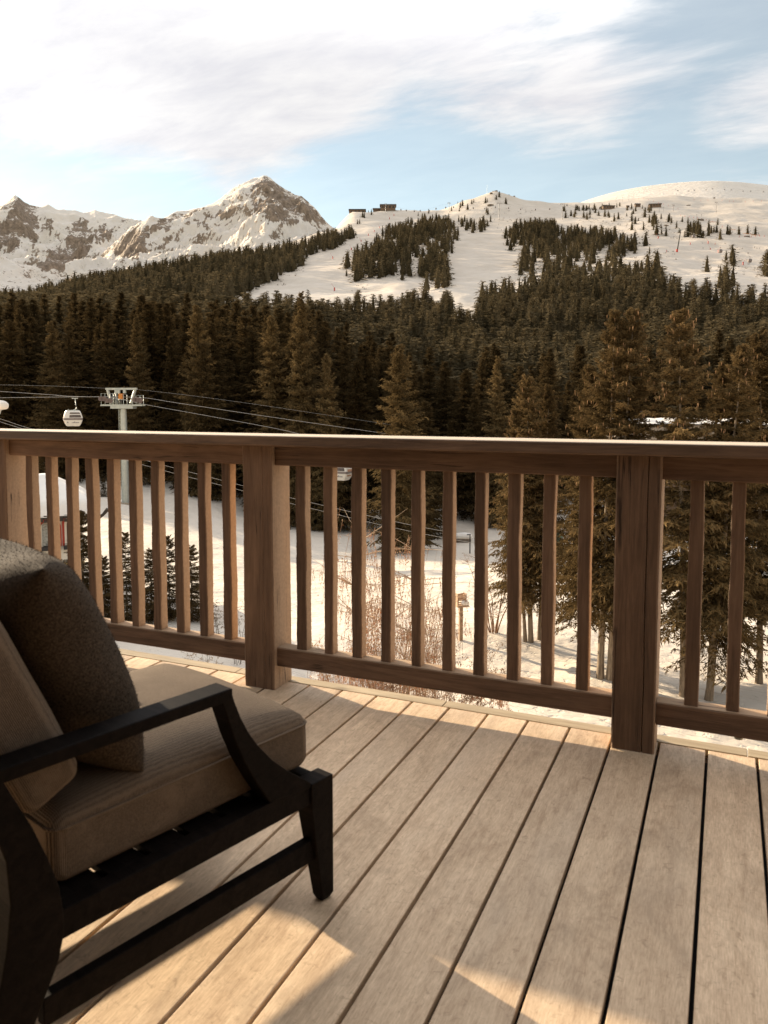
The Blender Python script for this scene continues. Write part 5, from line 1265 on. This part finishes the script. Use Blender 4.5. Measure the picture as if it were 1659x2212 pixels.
        for i in range(4): MB().box((-w*.36+i*w*.24, -d*.5-.05, h*.33), (w*.13, .15, h*.26)).build('window', M['dark'], t)
    hut(zz_(198, 0)[0], zz_(0, 208)[1], 62*.5063*1.9/1.736*1.0, 9, 'long low hut at the left end of the ridge', False, 0., True)
    hut(zz_(425, 0)[0], zz_(0, 214)[1], 32, 13, 'large lodge on the ridge behind a lift pylon', False)
    hut(zz_(342, 0)[0], zz_(0, 205)[1], 16, 8, 'small dark hut beside the large ridge lodge', False)
    hut(zs_(412, 0)[0], zs_(0, 218)[1], 26, 8, 'wide timber restaurant on the right hill crest', False, .15, True)
    hut(zs_(646, 0)[0], zs_(0, 203)[1], 11, 7, 'little gabled hut on the right hill crest', False)
    hut(zs_(782, 0)[0], zs_(0, 192)[1], 24, 8, 'rounded lift station on the right hill crest', False, -.2)
    hut(zs_(570, 0)[0], zs_(0, 213)[1], 6, 5, 'tiny shed between the timber restaurant and the gabled hut', False)
    for a, b, c, lb in ((478, 211, 178, 'first small T shaped mast right of the timber restaurant'), (528, 213, 180, 'second small T shaped mast right of the timber restaurant'), (577, 211, 170, 'left post of the mast pair beside the gabled hut'), (608, 212, 170, 'right post of the mast pair beside the gabled hut'), (1104, 392, 342, 'left mast of the small drag lift on the right slope'), (1140, 390, 340, 'right mast of the small drag lift on the right slope'), (813, 322, 283, 'upper left drag lift mast among scattered trees'), (844, 325, 283, 'upper right drag lift mast among scattered trees')):
        px, py = zs_(a, b); p = on_slope(px, py, 1700.); H = (b-c)*.4822/1.736/F_PX*project(p)[2]
        mb = MB(); mb.tube([(0, 0, -1), (0, 0, H)], .22, 6); mb.box((0, 0, H*.92), (2.6, .25, .25)); o = mb.build('slope_mast', M['band'], None, p); o.rotation_euler.z = YAW; tag(o, lb, 'mast')
    px, py = zz_(1158, 66); p = on_slope(px, py, 1640.); H = 64*.5063/1.736/F_PX*project(p)[2]
    tag(MB().tube([(0, 0, -1), (0, 0, H)], [.22, .12], 6).build('summit_mast', M['galv'], None, p), 'thin antenna mast on the rounded summit', 'mast')
    # summit rocks
    for i, (a, b, w, lb) in enumerate(((1225, 70, 22, 'dark crag just right of the summit mast'), (1203, 57, 12, 'small dark crag on the very summit'), (1190, 92, 26, 'low rock band below the summit mast'), (1357, 110, 20, 'dark crag on the right shoulder of the summit cone'), (1320, 95, 10, 'little crag between the summit and its right shoulder'), (1185, 180, 44, 'wide rock band on the summit cone face'))):
        p = on_slope(*zz_(a, b), 1640.); k = project(p)[2]/F_PX*.5063/1.736; me = rounded_box(w*k, w*k*.6, w*k*(.75 if i in (0, 1, 3, 4) else .35), w*k*.12, 6, 0, 0, 0, w*k*.14, i); me.materials.append(M['rock']); me.polygons.foreach_set('use_smooth', [False]*len(me.polygons))
        place_mesh('rock_outcrop', me, p, lb, 'rock', None, i*.8)
    for i, (a, b, w, lb) in enumerate(((1040, 272, 30, 'long dark rock on the upper right snowfield'), (1132, 386, 48, 'dark rock band beside the small drag lift masts'), (868, 430, 34, 'flat rock among scattered trees on the right hill'), (1240, 214, 24, 'rock under the right chairlift pylon'), (940, 690, 20, 'dark rock on the piste below the leaning pylon'), (800, 437, 30, 'low rock left of the flat rock on the right hill'), (1495, 515, 40, 'dark rail like rock near the snow fences'))):
        p = on_slope(*zs_(a, b), 1700.); k = project(p)[2]/F_PX*.4822/1.736; me = rounded_box(w*k, w*k*.6, w*k*.3, w*k*.1, 6, 0, 0, 0, w*k*.1, 20+i); me.materials.append(M['rock']); place_mesh('rock_outcrop', me, p, lb, 'rock', None, i*.5)
    # skiers
    bm = bmesh.new(); lay = bm.verts.layers.skin.verify()
    J = [((0, 0, .95), .15), ((0, 0, 1.2), .17), ((0, -.06, 1.42), .17), ((0, -.1, 1.56), .07), ((0, -.12, 1.7), .12), ((.12, 0, .88), .10), ((.16, -.16, .5), .085), ((.15, 0, .06), .06), ((.15, -.2, .03), .05), ((-.12, 0, .88), .10), ((-.16, -.16, .5), .085), ((-.15, 0, .06), .06), ((-.15, -.2, .03), .05),
         ((.24, -.05, 1.4), .075), ((.34, -.1, 1.12), .06), ((.3, -.38, 1.05), .05), ((-.24, -.05, 1.4), .075), ((-.34, -.1, 1.12), .06), ((-.3, -.38, 1.05), .05)]
    vs = [bm.verts.new(p) for p, _ in J]
    for v, (_, r_) in zip(vs, J): v[lay].radius = (r_, r_)
    for a, b in ((0, 1), (1, 2), (2, 3), (3, 4), (0, 5), (5, 6), (6, 7), (7, 8), (0, 9), (9, 10), (10, 11), (11, 12), (2, 13), (13, 14), (14, 15), (2, 16), (16, 17), (17, 18)): bm.edges.new((vs[a], vs[b]))
    vs[0][lay].use_root = True
    me0 = bpy.data.meshes.new('skier_frame'); bm.to_mesh(me0); bm.free(); tmp = bpy.data.objects.new('skier_frame', me0); COL.objects.link(tmp)
    tmp.modifiers.new('skin', 'SKIN'); sd_ = tmp.modifiers.new('sub', 'SUBSURF'); sd_.levels = 1
    dg = bpy.context.evaluated_depsgraph_get(); body = bpy.data.meshes.new_from_object(tmp.evaluated_get(dg)); body.name = 'skier'; bpy.data.objects.remove(tmp)
    body.materials.clear(); body.materials.append(M['skin'])
    mb = MB()
    for s_ in (-1, 1): mb.box((s_*.15, -.1, .015), (.09, 1.7, .03)); 
    skm = mb.mesh('skis'); skm.materials.append(M['dark'])
    spots = [zz_(*p) for p in ((1215, 287), (1243, 325), (1237, 350), (1312, 304), (1265, 365), (1270, 290))] + [zs_(*p) for p in ((905, 528), (921, 528), (1147, 572), (1153, 610), (1555, 605), (1573, 611), (1594, 611), (800, 666), (727, 680), (870, 628))]
    for i, (px, py) in enumerate(spots):
        p = on_slope(px, py); t = thing('person', p, 'tiny skier in dark clothes on the distant ' + ('wide middle piste' if i < 6 else 'right hand piste'), 'person', 'skiers on the middle piste' if i < 6 else 'skiers on the right piste', YAW + i*.9)
        t.scale = (1.15,)*3
        for nm, me in (('body', body), ('skis', skm)): link_mesh(nm, me, None, t)
    # fences around the right hand slope
    mb = MB()
    for i in range(8): mb.tube([(i*2.-7, 0, -.4), (i*2.-7, 0, 1.5)], .08, 5)
    for zf in (.5, .95, 1.35): mb.box((0, 0, zf), (14.2, .05, .14))
    fm = mb.mesh('snow_fence'); fm.materials.append(M['orange'])
    for a, b, lb in ((1500, 494, 'orange snow fence under the pair of spruces on the far right'), (1375, 462, 'orange snow fence beneath the tall spruce on the upper right'), (1560, 505, 'orange snow fence at the foot of the rightmost upper spruce'), (1230, 402, 'orange snow fence beside the lone bush on the right slope')):
        place_mesh('snow_fence', fm, on_slope(*zs_(a, b)), lb, 'fence', None, YAW+.1, .8)
build_slope_things()
def build_scrub():
    """low dry scrub poking from the snow on the slopes: one mass nobody could count"""
    g = np.random.default_rng(3); pts = []
    for poly in ([(610, 605), (660, 570), (655, 600), (560, 640)], [(1100, 600), (1160, 560), (1200, 600), (1120, 620)], [(1250, 600), (1330, 560), (1400, 555), (1380, 590)], [(740, 620), (800, 612), (820, 640), (760, 650)], [(1340, 560), (1470, 540), (1430, 580)], [(1560, 520), (1659, 560), (1659, 600), (1600, 600)], [(1240, 470), (1440, 470), (1480, 520), (1300, 510)], [(1050, 450), (1150, 440), (1160, 470), (1080, 480)], [(1640, 570), (1659, 570), (1659, 600), (1640, 600)]):
        xs = [p[0] for p in poly]; c = scatter(450, 1500, min(xs)-5, max(xs)+5, 9., .5, len(pts)+40); P = np.column_stack([c, ground(c[:, 0], c[:, 1])]); x, y = proj_arr(P); m = inside(poly, x, y) & (g.random(len(x)) > .55); pts.append(P[m])
    P = np.concatenate(pts); V, T, ti = [], [], []
    for p in P:
        s = g.uniform(.5, 1.5)
        for _ in range(9):
            n = len(V); a = g.normal(0, 1, 3)*.12; b = np.array([g.normal(0, .6), g.normal(0, .6), g.uniform(.6, 1.6)])*s; o = np.array([g.normal(0, .8), g.normal(0, .8), -.1])
            V += [p+o-a, p+o+a, p+o+b]; T.append((n, n+1, n+2)); ti += [g.random()*.9]*3
    me = tri_mesh('slope_scrub', np.array(V), np.array(T), np.array(ti)); me.materials.append(M['scrub']); tag(link_mesh('slope_scrub', me, None), 'low dry scrub poking out of the snow on the slopes', 'scrub', None, 'stuff')
build_scrub()
